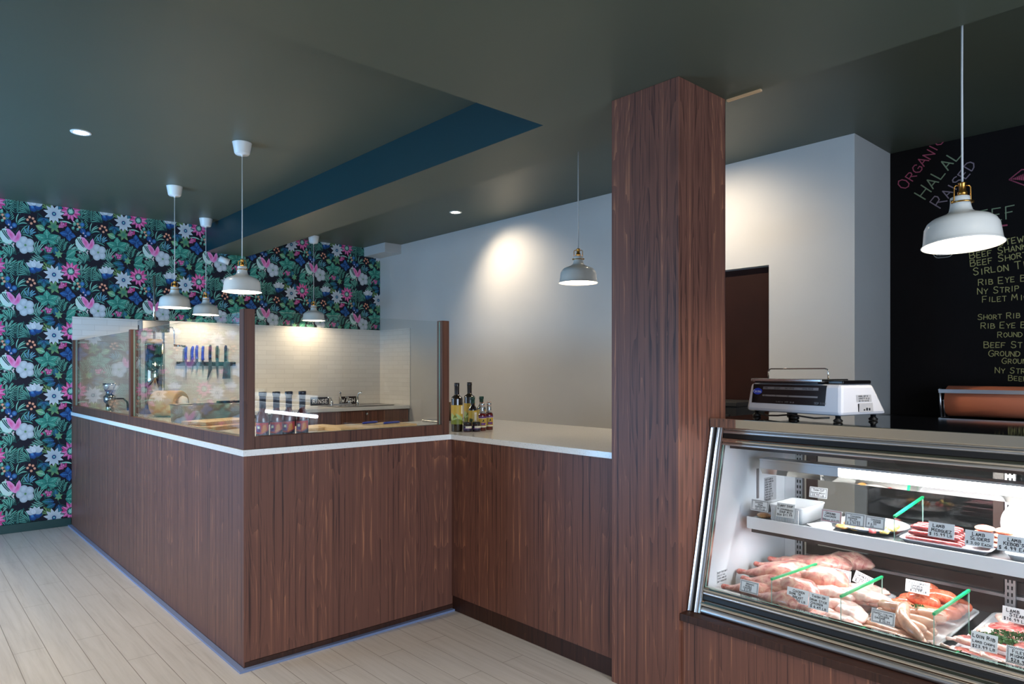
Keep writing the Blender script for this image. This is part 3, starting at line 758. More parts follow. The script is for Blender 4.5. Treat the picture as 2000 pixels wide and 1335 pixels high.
# small stickers and a paper notice on the end wall
st = P3('notice', MB().box(3.00, 1.569, .775, 3.112, 1.5715, .885), 'sticker_grey')
m = MB(); rr = random.Random(3)
for k in range(9): text_strokes(m, ''.join(rr.choice(['SAFE', 'KEEP', 'COLD', 'UNIT', 'WARM', 'LOAD']) + ' ' for _ in range(3))[:12-rr.randint(0, 3)], .007, (3.005, 1.5685, .872-k*.0115), (1, 0, 0), (0, 0, 1), (0, -1, 0), .22)
o = m.build('lettering', 'ink', st); o.matrix_parent_inverse = Matrix.Identity(4)
st2 = P3('sticker', MB().box(2.598, 1.5705, .478, 2.662, 1.5715, .532), 'case_white')
m = MB()
for k, s in enumerate(('KEEP THIS UNIT', 'COLD AT ALL', 'TIMES AND DO', 'NOT OVERLOAD')): text_strokes(m, s, .0065, (2.600, 1.5700, .521-k*.0125), (1, 0, 0), (0, 0, 1), (0, -1, 0), .2)
o = m.build('lettering', 'ink', st2); o.matrix_parent_inverse = Matrix.Identity(4)
tv = P3('tube_clip', MB().box(2.93, 1.5665, .80, 2.945, 1.5715, .935), 'display_grey')

# dividers
def divider(x0, x1, y, z0, za, zb, label):
    t = empty('divider', (x0, y, z0)); tag(t, label, 'divider', 'clear dividers with green edging')
    m = MB().prism([(x0, z0), (x1, z0), (x1, zb), (x0, za)], 'y', y-.0015, y+.0015)
    m.mi = [1, 1, 1, 1, 0, 0]; under(m.build('acrylic_sheet', ['acrylic', 'glass_edge']), t)
    dz = (zb-za)/(x1-x0)
    m = MB().prism([(x0-.001, za-.006), (x1, zb-.006), (x1, zb+.002), (x0-.001, za+.002)], 'y', y-.0042, y+.0042)
    under(m.build('green_edging', 'tape_green'), t)
divider(2.512, 2.90, 1.285, .4255, .583, .568, 'green edged clear divider nearest the left end of the lower deck')
divider(2.512, 2.90, 1.026, .4255, .580, .572, 'green edged clear divider between chicken pieces and the sausage tray')
divider(2.512, 2.90, .732, .4255, .594, .588, 'green edged clear divider between sausages and the lamb tray')
divider(2.785, 3.10, .943, .739, .838, .872, 'green edged clear divider on the upper shelf beside the dark lamb sausages')

# ---- price tags
def price_tag(x, y0, y1, zt, zb, lines, label, ink='ink', border=None, back='card_white', h=.0085, zs=.739, lean=.2, yaw=0., small=.85, roll=0.):
    w_ = y0-y1; hh = zt-zb; yc = (y0+y1)/2
    t = empty('price_tag', (x, yc, zb), rot=(roll, lean, yaw)); tag(t, label, 'price tag', 'hand written price tags in the case')
    MB().box(-.0004, -w_/2, 0, .0004, w_/2, hh).build('card', back, t)
    if border:
        m = MB(); q = .0022; n = int(w_/q); k = int(hh/q)
        for i in range(n):
            for j in range(k):
                e = min(i, j, n-1-i, k-1-j)
                if e in (1, 2) and (i+j) % 2 == 0:
                    m.add([(-.0006, w_/2-i*w_/n, j*hh/k), (-.0006, w_/2-(i+1)*w_/n, j*hh/k), (-.0006, w_/2-(i+1)*w_/n, (j+1)*hh/k), (-.0006, w_/2-i*w_/n, (j+1)*hh/k)], [(0, 1, 2, 3)])
        m.build('checked_border', border, t)
    m = MB(); rr = random.Random(label); n = len(lines); mg = .008 if border else .005
    lh = (hh-2*mg+.002)/n; ch = min(h, lh*.78)
    for i, s in enumerate(lines):
        c = ch
        wd = text_width(s, c, 1.3, small)
        if wd > w_-2*mg: c *= (w_-2*mg)/wd; wd = w_-2*mg
        x0 = w_/2-mg-(w_-2*mg-wd)*rr.uniform(.1, .8)
        text_strokes(m, s, c, (-.0008, x0, hh-mg-lh*(i+.85)), (0, -1, rr.uniform(-.04, .03)), (0, 0, 1), (-1, 0, 0), .2, .3, rr, 1.3, small)
    m.build('lettering', ink, t)
    if zb-zs > .003:
        MB().box(.0006, -.004, -(zb-zs)+.0006, .0016, .004, .008).build('clip', 'acrylic', t)
    return t
P = price_tag
P(2.795, 1.526, 1.446, .821, .773, ['CHICKEN', 'DRUM', 'MARINATED', '$7.99 LB'], 'checked price card standing left of the white ribbed tub', border='ink')
P(2.787, 1.407, 1.329, .824, .766, ['CURRY SOUP', '& LEMONGRASS', 'SOUP MIX', 'BOX $11.99'], 'borderless price card hanging on the front of the white ribbed tub')
P(3.10, 1.407, 1.327, .856, .809, ['THIN CUT', 'CHICKEN BREAST', '10.99 LB'], 'shaded price card standing behind the white ribbed tub', border='ink')
P(2.82, 1.232, 1.150, .818, .768, ['GROUND', 'CHICKEN', 'BREAST $10.99'], 'price card with a red checked border', border='ink_red')
P(2.80, 1.130, 1.055, .823, .772, ['CHICKEN', 'PEPPER', 'PATTIES', '$ 3.99 EA'], 'checked card above the orange patties reading $ 3.99', border='ink')
P(2.798, 1.054, .981, .822, .774, ['CHICKEN', 'KEBOB', '$ 4.99', 'EA'], 'checked card reading $ 4.99, right of the patties card', border='ink')
P(2.79, .833, .750, .836, .783, ['LAMB', 'MERGUEZ', '$ 15.99 LB'], 'plain white card reading lamb merguez', h=.011)
P(2.79, .718, .633, .826, .774, ['LAMB', 'SLIDERS', '$ 3.00 EACH'], 'plain white card reading lamb sliders', h=.011)
P(2.79, .623, .537, .826, .773, ['LAMB', "KEBOB'S", '$ 4.99 EA'], "plain white card reading lamb kebob's", h=.011)
P(2.545, 1.438, 1.359, .541, .493, ['ORGANIC', 'WHOLE', 'CHICKEN', '$ 5.49'], 'dark looking checked card among the chicken legs at the front left', border='ink', zs=.4255)
P(2.545, 1.243, 1.160, .556, .504, ['CHICKEN', 'BONE IN', 'BREAST', '$ 6.50 LB'], 'grey looking card behind the parsley, left one of two side by side', zs=.4255)
P(2.543, 1.158, 1.084, .555, .498, ['THIGH OR', 'DRUM STICK', 'CHICKEN', '$ 6.49 LB'], 'grey looking card behind the parsley, right one of two side by side', zs=.4255)
P(2.95, 1.241, 1.166, .549, .500, ['CHICKEN', 'WINGS', '$ 4.99'], 'white checked card behind the chicken wings, upright of the pair', border='ink', zs=.4255)
P(2.945, 1.160, 1.082, .552, .505, ['SKINLESS', 'CHICKEN THIGH', '$ 7.99 LB'], 'white checked card behind the chicken wings, tilted of the pair', border='ink', zs=.4255, roll=.28)
P(2.85, .927, .846, .594, .549, ['SPICY TOMATO', 'CHICKEN', 'SAUSAGE', '$ 10.99 LB'], 'white card standing on the orange tomato sausages', zs=.53)
P(2.565, .945, .868, .545, .498, ['SWEET ITALIAN', 'CHICKEN', 'SAUSAGE', '$ 10.99'], 'checked card in front of the pale sausages', border='ink', zs=.44)
P(2.80, .611, .536, .584, .535, ['LAMB', 'STEAK', '$16.99 LB'], 'white card reading lamb steak', h=.012, zs=.50)
P(2.57, .645, .573, .548, .494, ['LOIN RIB', 'LAMB CHOPS', '$23.99 LB'], 'grey looking card reading lamb chops in front of the parsley', h=.011, zs=.44)
P(2.55, .547, .472, .536, .484, ['FILET', 'MIGNON', '$28.99'], 'checked card reading filet mignon at the lower right edge', border='ink', zs=.44)

# ---- food
tex = bpy.data.textures.new('lumps', 'CLOUDS'); tex.noise_scale = .035
def blob(name, path, radii, mat, flat=1., disp=.006, seg=14, up=(0, 0, 1), sub=1):
    m = MB(); pts = [Vector(p) for p in path]
    # rounded end caps
    d0 = (pts[0]-pts[1]).normalized(); d1 = (pts[-1]-pts[-2]).normalized()
    pp = [pts[0]+d0*radii[0]*.75, pts[0]+d0*radii[0]*.45]+pts+[pts[-1]+d1*radii[-1]*.45, pts[-1]+d1*radii[-1]*.75]
    rr = [radii[0]*.25, radii[0]*.75]+list(radii)+[radii[-1]*.75, radii[-1]*.25]
    m.tube(pp, rr, seg, True, flat, up)
    o = m.build(name, mat, subsurf=sub)
    if disp:
        dm = o.modifiers.new('d', 'DISPLACE'); dm.texture = tex; dm.strength = disp; dm.mid_level = .5; dm.texture_coords = 'GLOBAL'
    return o
def place(o, loc, rz=0, ry=0, rx=0, s=1.): o.location = loc; o.rotation_euler = (rx, ry, rz); o.scale = (s, s, s); return o
# chicken leg quarters: ankle at the origin, thigh along +x
def leg_proto():
    t = empty('raw_chicken')
    o = blob('meat', [(0, 0, 0), (.02, 0, 0), (.04, 0, .002), (.07, .003, .004), (.10, .010, .006), (.13, .016, .006), (.155, .020, .004), (.175, .016, .002)], [.012, .015, .024, .036, .046, .054, .052, .036], 'chicken_skin', .66, .016); o.parent = t
    o = blob('bone_end', [(-.014, 0, 0), (-.004, 0, 0), (.006, 0, 0)], [.012, .010, .011], 'chicken_tip', .9, .004); o.parent = t
    return t
legs = [(2.600, 1.553, .462, -74, 0, 'chicken leg lying in front with parsley at its ankle'), (2.665, 1.500, .492, -86, -3, 'chicken leg just above the dark checked card'),
        (2.745, 1.560, .492, -80, 3, 'chicken leg with its ankle near the white side wall'), (2.700, 1.420, .500, -105, 0, 'chicken leg resting across the middle of the pile'),
        (2.86, 1.545, .500, -76, -4, 'chicken leg third from the front along the side wall'), (2.96, 1.530, .505, -72, -4, 'chicken leg fourth from the front along the side wall'),
        (2.99, 1.43, .515, -92, 3, 'chicken leg at the back left of the deck'), (3.06, 1.39, .520, -80, 0, 'rearmost chicken leg, right of the back left one'),
        (2.84, 1.40, .512, -100, 0, 'chicken leg behind the first green edged divider'), (2.575, 1.405, .470, -97, 2, 'chicken thigh end pressed against the first divider')]
lp = leg_proto()
for i, (x, y, z, rz, ry, lab) in enumerate(legs):
    o = lp if i == 0 else copy_tree(lp)
    rzr = math.radians(rz)
    tag(o, lab, 'chicken', 'chicken legs piled at the left'); place(o, (x+.008, y-.022, z), rzr, math.radians(-ry), 0, 1.12+.06*((i*7) % 3)); o.location.z += .012+.03*max(0, (x-2.6))
# pale chicken pieces in the second section
wp = blob('chicken_piece', [(0, 0, 0), (.035, .004, 0), (.07, .010, .002), (.10, .002, .002), (.125, -.010, 0)], [.026, .038, .040, .032, .022], 'chicken_pale', .55, .018)
pcs = [(2.560, 1.255, .445, -80, 'front left'), (2.575, 1.180, .450, -60, 'front, under the parsley'), (2.585, 1.10, .462, -120, 'front right'), (2.555, 1.115, .450, -100, 'front, against the second divider'),
       (2.64, 1.245, .475, -50, 'second row left'), (2.655, 1.165, .485, -85, 'second row middle'), (2.67, 1.10, .480, -130, 'second row right'),
       (2.745, 1.25, .480, -65, 'third row left'), (2.76, 1.17, .492, -95, 'third row middle'), (2.755, 1.10, .490, -60, 'third row right'),
       (2.84, 1.245, .480, -75, 'back row left'), (2.86, 1.165, .485, -50, 'back row middle'), (2.87, 1.10, .480, -110, 'back row right'), (2.70, 1.215, .510, -88, 'topmost, left'), (2.715, 1.135, .512, -70, 'topmost, right')]
for i, (x, y, z, rz, lab) in enumerate(pcs):
    o = wp if i == 0 else copy_tree(wp)
    tag(o, 'pale chicken piece between the first two dividers, '+lab, 'chicken', 'pale chicken pieces in the second section'); place(o, (x+.014, y, z+.006), math.radians(rz), 0, 0, 1.05+.07*((i*5) % 4))

def tray(name, x0, y0, x1, y1, z, h, mat, label, lip=.012, r=.03):
    """open rectangular tray with rolled rim"""
    def ring(o, zz, rad):
        pts = []; a0, b0, a1, b1 = x0-o, y0-o, x1+o, y1+o
        for cx, cy, s in ((a1-rad, b1-rad, 0), (a0+rad, b1-rad, 90), (a0+rad, b0+rad, 180), (a1-rad, b0+rad, 270)):
            for k in range(6):
                a = math.radians(s+18*k); pts.append((cx+rad*math.cos(a), cy+rad*math.sin(a), zz))
        return pts
    rings = [ring(-.010, z, r*.8), ring(-.004, z+h*.8, r), ring(0, z+h, r), ring(lip, z+h+.002, r+lip), ring(lip+.001, z+h-.002, r+lip), ring(.002, z+h-.004, r), ring(-.006, z+.004, r*.8), ]
    vs = sum(rings, []); n = 24; fs = []
    order = [0, 1, 5, 4, 3, 2, 6]
    order = [0, 5, 4, 3, 2, 6]
    outer = [rings[0], rings[5], rings[4], rings[3], rings[2], rings[6]]
    vs = sum(outer, []); fs = []
    for i in range(5):
        for k in range(n): fs.append((i*n+k, i*n+(k+1) % n, (i+1)*n+(k+1) % n, (i+1)*n+k))
    fs += [tuple(range(n)), tuple(range(5*n, 6*n))]
    m = MB().add(vs, fs); m.sm = [True]*(len(fs)-2)+[False]*2
    return tag(m.build(name, mat), label, 'tray')
tray('serving_tray', 2.535, .755, 3.10, 1.000, .4255, .035, 'tray_white', 'white rimmed tray under the pale and orange sausages')
tray('serving_tray', 2.535, .36, 3.13, .695, .4255, .035, 'tray_white', 'white tray under the lamb cuts at the right')
tray('serving_tray', 2.545, 1.045, 3.10, 1.265, .4255, .022, 'tray_white', 'white tray under the pale chicken pieces')
MB_ = MB
def sausage(path, r, mat, name='sausage', flat=1., disp=0.002):
    n = len(path); return blob(name, path, [r*.72]+[r]*(n-2)+[r*.72], mat, flat, disp, 14)
def arc(x0, y0, x1, y1, z0, z1, bow, n=7, lift=0):
    pts = []; dx, dy = x1-x0, y1-y0; L = math.hypot(dx, dy); nx, ny = -dy/L, dx/L
    for i in range(n):
        t = i/(n-1); b = math.sin(PI*t); pts.append((x0+dx*t+nx*bow*b, y0+dy*t+ny*bow*b, z0+(z1-z0)*t+lift*b))
    return pts
ps = [(arc(2.575, .975, 2.562, .800, .462, .462, -.008), 'pale sausage lying lowest along the front of its tray'),
      (arc(2.625, .985, 2.60, .79, .464, .462, -.012), 'pale sausage second from the front of its tray'),
      (arc(2.675, .978, 2.66, .785, .464, .466, .010), 'pale sausage third from the front of its tray'),
      (arc(2.72, .98, 2.715, .79, .466, .466, -.010), 'pale sausage in the fourth row of its tray'),
      (arc(2.645, .965, 2.635, .80, .494, .494, .006), 'pale sausage stacked in the second layer behind the checked card'),
      (arc(2.70, .965, 2.70, .79, .498, .498, -.008), 'pale sausage stacked at the back of the second layer'),
      (arc(2.745, .972, 2.685, .868, .512, .530, -.02), 'short bent pale sausage arching on top at the left'),
      (arc(2.705, .880, 2.570, .790, .540, .486, -.030, lift=.006), 'curved pale sausage draped over the top towards the front'),
      (arc(2.765, .93, 2.78, .80, .482, .500, .012), 'pale sausage beside the parsley leaf'),
      (arc(2.80, .87, 2.76, .775, .500, .508, -.01), 'pale sausage end standing near the third divider')]
for pts, lab in ps: tag(sausage(pts, .0215, 'pale_sausage'), lab, 'sausage', 'pale chicken sausages')
ts = [(arc(2.84, .985, 2.85, .895, .485, .485, 0), 'orange sausage at the left front of its heap'), (arc(2.85, .89, 2.84, .79, .485, .49, 0), 'orange sausage in front, below its price card'),
      (arc(2.90, .97, 2.91, .87, .485, .487, .01), 'orange sausage in the second row left'), (arc(2.90, .865, 2.91, .77, .487, .487, -.01), 'orange sausage in the second row right'),
      (arc(2.96, .97, 2.965, .87, .487, .487, 0), 'orange sausage in the third row left'), (arc(2.965, .86, 2.96, .77, .487, .487, .01), 'orange sausage in the third row right'),
      (arc(3.02, .95, 3.03, .86, .487, .487, 0), 'orange sausage at the back left'), (arc(3.03, .85, 3.02, .765, .487, .487, 0), 'orange sausage at the back right'),
      (arc(2.885, .92, 2.875, .83, .522, .520, 0), 'orange sausage on the second layer at the front'), (arc(2.945, .875, 2.94, .79, .526, .528, .01), 'plump orange sausage on top, right of the price card'),
      (arc(3.00, .955, 3.01, .875, .524, .530, 0), 'orange sausage showing above the price card')]
for pts, lab in ts: tag(sausage(pts, .027, 'tomato_sausage'), lab, 'sausage', 'orange tomato sausages')
# lamb
def slab(name, pts, z, th, mat, rot=0., tiltx=0., tilty=0., loc=(0, 0, 0), label='', grp=None, cat='meat', fat=None):
    """irregular thick cut with rounded rim; pts radial outline"""
    t = empty(name, loc, rot=(tiltx, tilty, rot)); n = len(pts)
    m = MB(); vs = []
    for s, zz in ((.86, 0), (1, th*.25), (1, th*.75), (.86, th)):
        vs += [(p[0]*s, p[1]*s, zz) for p in pts]
    fs = [(i*n+k, i*n+(k+1) % n, (i+1)*n+(k+1) % n, (i+1)*n+k) for i in range(3) for k in range(n)]+[tuple(range(n))[::-1], tuple(range(3*n, 4*n))]
    m.add(vs, fs, True); o = m.build('meat', mat, t, subsurf=2)
    dm = o.modifiers.new('d', 'DISPLACE'); dm.texture = tex; dm.strength = .006; dm.mid_level = .5
    if fat:
        m = MB(); k0, k1 = fat
        ring = [(pts[k % n][0]*1.02, pts[k % n][1]*1.02, th*.5) for k in range(k0, k1+1)]
        m.tube(ring, th*.42, 8); m.build('fat_rim', 'lamb_fat', t, subsurf=1)
    tag(t, label, cat, grp); return t
def outl(a, b, seed, n=12, j=.16):
    q = random.Random(seed); return [((a*(1+q.uniform(-j, j)))*math.cos(2*PI*k/n), (b*(1+q.uniform(-j, j)))*math.sin(2*PI*k/n)) for k in range(n)]
steaks = [(2.98, .585, .475, .10, .085, .03, 'lamb_fat', 0, .0, 'large fatty lamb piece at the back of the tray'), (3.0, .50, .50, .09, .08, .03, 'lamb', .5, .1, 'red and white lamb steak behind the lamb steak card'),
          (2.87, .61, .478, .075, .065, .022, 'lamb', .3, -.15, 'flat lamb steak with white fat at the left of the tray'), (2.86, .50, .478, .08, .07, .022, 'lamb', 1, -.1, 'lamb steak behind the lamb steak card'),
          (2.93, .545, .520, .08, .075, .022, 'lamb', 2., .1, 'lamb steak topmost of the back pile'), (2.79, .64, .475, .055, .04, .02, 'lamb_fat', .2, 0, 'pale lamb trimming beside the tray rim')]
for i, (x, y, z, a, b, th_, mat, rot, ti, lab) in enumerate(steaks):
    slab('lamb_steak', outl(a, b, 20+i), 0, th_, mat, rot, ti, .1, (x, y, z), lab, 'lamb steaks', fat=(1, 6) if mat == 'lamb' else None)
for i, (x, y, z, mat, lab) in enumerate([(2.575, .640, .452, 'lamb_dark', 'dark lamb chop rack at the front left corner of the tray'), (2.60, .56, .455, 'lamb_dark', 'lamb chop under the grey lamb chops card'), (2.60, .475, .455, 'lamb', 'lamb chop behind the filet mignon card'),
                                       (2.665, .655, .472, 'lamb', 'lamb chop second row at the left rim'), (2.675, .56, .480, 'lamb', 'lamb chop under the near parsley bunch'), (2.68, .47, .482, 'lamb', 'lamb chop second row at the right'),
                                       (2.735, .60, .478, 'lamb', 'lamb chop below the far parsley bunch'), (2.745, .50, .482, 'lamb', 'round eyed lamb chop right of the parsley'), (2.64, .50, .496, 'lamb_dark', 'lamb chop topmost at the front right')]):
    c = slab('lamb_chop', outl(.040, .062, 40+i, 12, .12), 0, .026, mat, .3*i, .12, .05, (x, y, z), lab, 'lamb chops', fat=(2, 8))
    MB().tube([(0, .05, .012), (.004, .075, .013), (.008, .095, .012)], [.007, .005, .006], 8).build('bone', 'lamb_fat', c)
# parsley garnish
def parsley(name, x, y, z, ax, ay, az, n, seed, label):
    q = random.Random(seed); m = MB()
    for k in range(n):
        a = q.uniform(0, 2*PI); r_ = math.sqrt(q.random()); px_, py_ = ax*r_*math.cos(a), ay*r_*math.sin(a); pz_ = az*(1-r_*r_*.7)*q.uniform(.2, 1)
        s_ = q.uniform(.004, .008); d = Vector((q.uniform(-1, 1), q.uniform(-1, 1), q.uniform(-.2, 1))).normalized(); u = d.orthogonal().normalized(); w2 = d.cross(u)
        c = Vector((px_, py_, pz_)); vs = [c-u*s_*.2]
        for j in range(6):
            an = -1.2+j*.48; rr_ = s_*(1. if j % 2 else .6); vs.append(c+u*rr_*math.cos(an)+w2*rr_*math.sin(an)+d*s_*.3*(j % 2))
        m.add(vs, [(0, 1, 2, 3), (0, 3, 4, 5), (0, 5, 6)])
        if k % 4 == 0: m.tube([(px_, py_, 0), c], .0008, 4)
    return tag(m.build(name, 'parsley', loc=(x, y, z)), label, 'garnish')
parsley('parsley_sprig', 2.528, 1.49, .437, .015, .045, .020, 90, 1, 'dark parsley by the front left chicken ankle')
parsley('parsley_sprig', 2.540, 1.36, .428, .016, .075, .030, 260, 2, 'long strip of parsley below the dark checked card')
parsley('parsley_sprig', 2.535, 1.215, .446, .016, .04, .030, 150, 3, 'parsley in front of the left grey card')
parsley('parsley_sprig', 2.537, 1.14, .446, .016, .05, .024, 200, 4, 'parsley in front of the right grey card')
parsley('parsley_sprig', 2.552, .82, .460, .014, .03, .014, 70, 5, 'small parsley tuft below the front pale sausage')
parsley('parsley_sprig', 2.548, .765, .460, .016, .045, .020, 160, 6, 'parsley under the tip of the curved sausage')
parsley('parsley_sprig', 2.555, .665, .460, .016, .03, .024, 90, 7, 'dark parsley at the front left of the lamb tray')
parsley('parsley_sprig', 2.545, .595, .460, .016, .045, .022, 140, 8, 'parsley between the lamb chops and filet mignon cards')
parsley('parsley_sprig', 2.655, .595, .505, .022, .075, .026, 420, 9, 'large bright parsley bunch over the lamb chops, nearer one')
parsley('parsley_sprig', 2.725, .550, .510, .016, .075, .020, 300, 10, 'bright parsley bunch on the lamb, farther one')
parsley('parsley_sprig', 2.790, .860, .516, .016, .025, .008, 50, 11, 'flat parsley leaf on top of the pale sausages')

# upper shelf food
tray('food_tub', 2.80, 1.300, 3.02, 1.445, .739, .070, 'tray_white', 'deep white ribbed plastic tub on the upper shelf', lip=.004, r=.02)
rb = MB()
for k in range(22): rb.box(2.7975, 1.315+k*.0055, .742, 2.8012, 1.3175+k*.0055, .800)
tub = bpy.data.objects['food_tub']; rb.build('rib', 'tray_white', tub)
tag(MB().lathe([(0, .0), (.052, .0), (.060, .012), (.045, .020), (.02, .024), (0, .022)], (2.91, 1.372, .752), 24).build('dip', 'cream_dip'), 'creamy marinade left in the white ribbed tub', 'dip')
parsley('herb_flecks', 2.92, 1.372, .772, .04, .05, .004, 26, 14, 'green herb flecks on the creamy marinade')
def oval_dish(x, y, z, a, b, h, label, name='platter', mat='tray_white'):
    m = MB().lathe([(0, 0), (.72, 0), (.92, h*.6), (1., h), (1.02, h), (1.0, h-.003), (.90, h*.5), (.7, .004), (0, .004)], (0, 0, 0), 40)
    m.v = [(v[0]*a, v[1]*b, v[2]) for v in m.v]
    return tag(m.build(name, mat, loc=(x, y, z)), label, 'platter')
oval_dish(2.96, 1.09, .7395, .145, .135, .022, 'white oval platter with patties on the upper shelf')
tag(MB().add([(2.79, 1.245, .7405), (2.84, 1.30, .742), (2.93, 1.26, .745), (2.90, 1.19, .743), (2.80, 1.18, .7405), (2.79, 1.245, .7412), (2.84, 1.30, .7427), (2.93, 1.26, .7457), (2.90, 1.19, .7437), (2.80, 1.18, .7412)],
    [(0, 1, 2, 3, 4), (5, 6, 7, 8, 9), (0, 1, 6, 5), (1, 2, 7, 6), (2, 3, 8, 7), (3, 4, 9, 8), (4, 0, 5, 9)]).build('parchment_sheet', 'white_paper'), 'folded white parchment right of the white tub', 'paper')
def lump(name, x, y, z, a, b, h, mat, seed, label, cat, grp=None, disp=.008):
    q = random.Random(seed)
    m = MB().lathe([(0, 0), (.8, 0), (1, .3), (.95, .7), (.6, 1), (0, 1.05)], (0, 0, 0), 16)
    m.v = [(v[0]*a, v[1]*b, v[2]*h) for v in m.v]
    o = m.build(name, mat, loc=(x, y, z), rot=(0, 0, q.uniform(0, 3)), subsurf=1)
    dm = o.modifiers.new('d', 'DISPLACE'); dm.texture = tex; dm.strength = disp; dm.mid_level = .4; dm.texture_coords = 'GLOBAL'
    return tag(o, label, cat, grp)
lump('chicken_drum', 2.845, 1.490, .739, .022, .03, .018, 'breaded', 1, 'small orange marinated piece under the leftmost shelf card', 'chicken')
lump('chicken_patty', 2.835, 1.150, .750, .026, .030, .014, 'breaded', 2, 'orange patty at the left of the oval platter', 'patty', 'orange patties')
lump('chicken_patty', 2.850, 1.105, .748, .028, .032, .016, 'breaded', 3, 'orange patty second on the oval platter', 'patty', 'orange patties')
lump('chicken_patty', 2.885, 1.140, .758, .026, .030, .016, 'breaded', 4, 'orange patty stacked behind the first two', 'patty', 'orange patties')
lump('kebab_meat', 2.838, 1.040, .750, .014, .022, .018, 'red_kebab', 5, 'red meat chunk below the $ 4.99 card', 'kebab')
for i, (x, y, z) in enumerate([(2.85, 1.0, .752), (2.885, .985, .758), (2.92, .985, .764), (2.87, 1.015, .766)]):
    lump('kebab_piece', x, y, z, .018, .018, .018, 'yellow_kebab', 8+i, ['nearest', 'second', 'third', 'topmost'][i]+' yellow marinated kebab piece beside the shelf divider', 'kebab', 'yellow kebab pieces')
tray('serving_tray', 2.80, .655, 3.06, .930, .739, .018, 'tray_grey', 'grey metal tray under the dark red lamb sausages', lip=.008)
mz = [(2.835, 0), (2.868, 0), (2.901, 0), (2.934, 0), (2.967, 0), (2.852, 1), (2.885, 1), (2.918, 1), (2.95, 1), (2.868, 2), (2.90, 2), (2.935, 2)]
wo = ['lowest layer', 'middle layer', 'top layer']
for i, (x, l) in enumerate(mz):
    tag(sausage(arc(x, .915-.003*l, x+.004, .742+.002*i, .755+l*.019, .755+l*.019, .006*((i % 3)-1)), .0108, 'merguez'), 'thin dark red lamb sausage, %s, number %s from the front' % (wo[l], ['one', 'two', 'three', 'four', 'five'][i-[0, 5, 9][l]]), 'sausage', 'dark red lamb sausages')
k = 0
for l in range(4):
    for j, (x, y) in enumerate(((2.90, .695), (2.905, .635))):
        lump('lamb_slider', x+.004*l, y-.003*l, .760+l*.0165, .034, .033, .015, 'slider', 30+k, 'orange pink lamb patty, %s of the %s stack' % (['bottom', 'second', 'third', 'top'][l], ['left', 'right'][j]), 'patty', 'lamb slider patties', .005); k += 1
tray('serving_tray', 2.80, .42, 3.05, .60, .739, .024, 'tray_white', 'white tray under the kebabs at the right of the shelf', lip=.008)
m = MB().lathe([(0, 0), (.088, 0), (.092, .0015), (.088, .003), (0, .003)], seg=40)
lid = tag(m.build('round_sign', 'white_paper', loc=(2.965, .560, .833), rot=(0, PI/2-.12, 0)), 'plain white round card standing behind the lamb kebobs card', 'card')
MB().lathe([(.004, 0), (.009, 0), (.009, .003), (.004, .003)], closed=True, seg=20).build('eyelet', 'steel', lid, loc=(-.094, .034, .0))
for i in range(3): lump('lamb_kebab', 2.86+.03*i, .575-.02*i, .765, .02, .03, .02, 'lamb', 60+i, ['nearest', 'middle', 'farthest'][i]+' lamb kebab chunk in front of the round white card', 'kebab', 'lamb kebab chunks')
# light of the case lamp
def strip_light(name, loc, rot, sx_, sy_, e, col=(.93, .97, 1)):
    L = bpy.data.lights.new(name, 'AREA'); L.shape = 'RECTANGLE'; L.size = sx_; L.size_y = sy_; L.energy = e; L.color = col
    o = bpy.data.objects.new(name, L); C.objects.link(o); o.location = loc; o.rotation_euler = rot; return o
strip_light('case_lamp', (2.858, .38, .950), (0, 0, 0), .02, 1.55, 16)
under(MB().box(2.818, YE, .684, 2.838, 1.45, .698).build('under_shelf_lamp', 'white_plastic'), dc)
strip_light('shelf_lamp', (2.828, .5, .6825), (0, .0, 0), .018, 1.9, 6)
# ------------------------------------------------------------------ scale on the case
sc_ = empty('weighing_scale', (2.766, 1.335, 1.2055), rz=math.atan2(-.110, .457)+0); tag(sc_, 'white counter scale with black display panel and steel platform, on the case top', 'scale')
sc_.rotation_euler = (0, 0, -math.atan2(.110, .457)+0)
# local axes: y runs along the front (left = +y), -x is the front face
sc_.rotation_euler = (0, 0, math.radians(-13.5))
W2 = .235
m = MB().add([(0, -W2, 0), (0, W2, 0), (.018, W2-.012, .122), (.018, -W2+.012, .122), (.29, -W2, .0), (.29, W2, 0), (.215, W2-.012, .122), (.215, -W2+.012, .122)],
   [(0, 3, 2, 1), (4, 5, 6, 7), (0, 1, 5, 4), (3, 7, 6, 2), (0, 4, 7, 3), (1, 2, 6, 5)])
m.build('body', 'scale_white', sc_, bevel=.014)
def onface(y0, z0, y1, z1, d, name, mat, parent=sc_, bev=0):
    f = lambda z: .018*z/.122
    return MB().add([(f(z0)-d, y0, z0), (f(z0)-d, y1, z0), (f(z1)-d, y1, z1), (f(z1)-d, y0, z1), (f(z0)+.002, y0, z0), (f(z0)+.002, y1, z0), (f(z1)+.002, y1, z1), (f(z1)+.002, y0, z1)],
      [(0, 3, 2, 1), (4, 5, 6, 7), (0, 1, 5, 4), (3, 7, 6, 2), (0, 4, 7, 3), (1, 2, 6, 5)]).build(name, mat, parent, bevel=bev)
pn = onface(.205, .036, -.160, .117, .0015, 'display_panel', 'black_plastic')
onface(.150, .096, -.125, .107, .0022, 'display_window', 'display_grey'); onface(.150, .066, -.125, .073, .0022, 'display_window', 'display_grey')
m = MB(); f = lambda z: .018*z/.122
for s, y, z, h in (('TARE', .143, .099, .0055), ('WEIGHT', .09, .099, .0055), ('UNIT PRICE', .035, .099, .0055), ('TOTAL PRICE', -.05, .099, .0055), ('LB', .14, .0675, .0045), ('$', .08, .0675, .0045), ('LB', .02, .0675, .0045)):
    text_strokes(m, s, h, (f(z)-.0027, y, z), (0, -1, 0), (0, 0, 1), (-1, 0, 0), .16, .02)
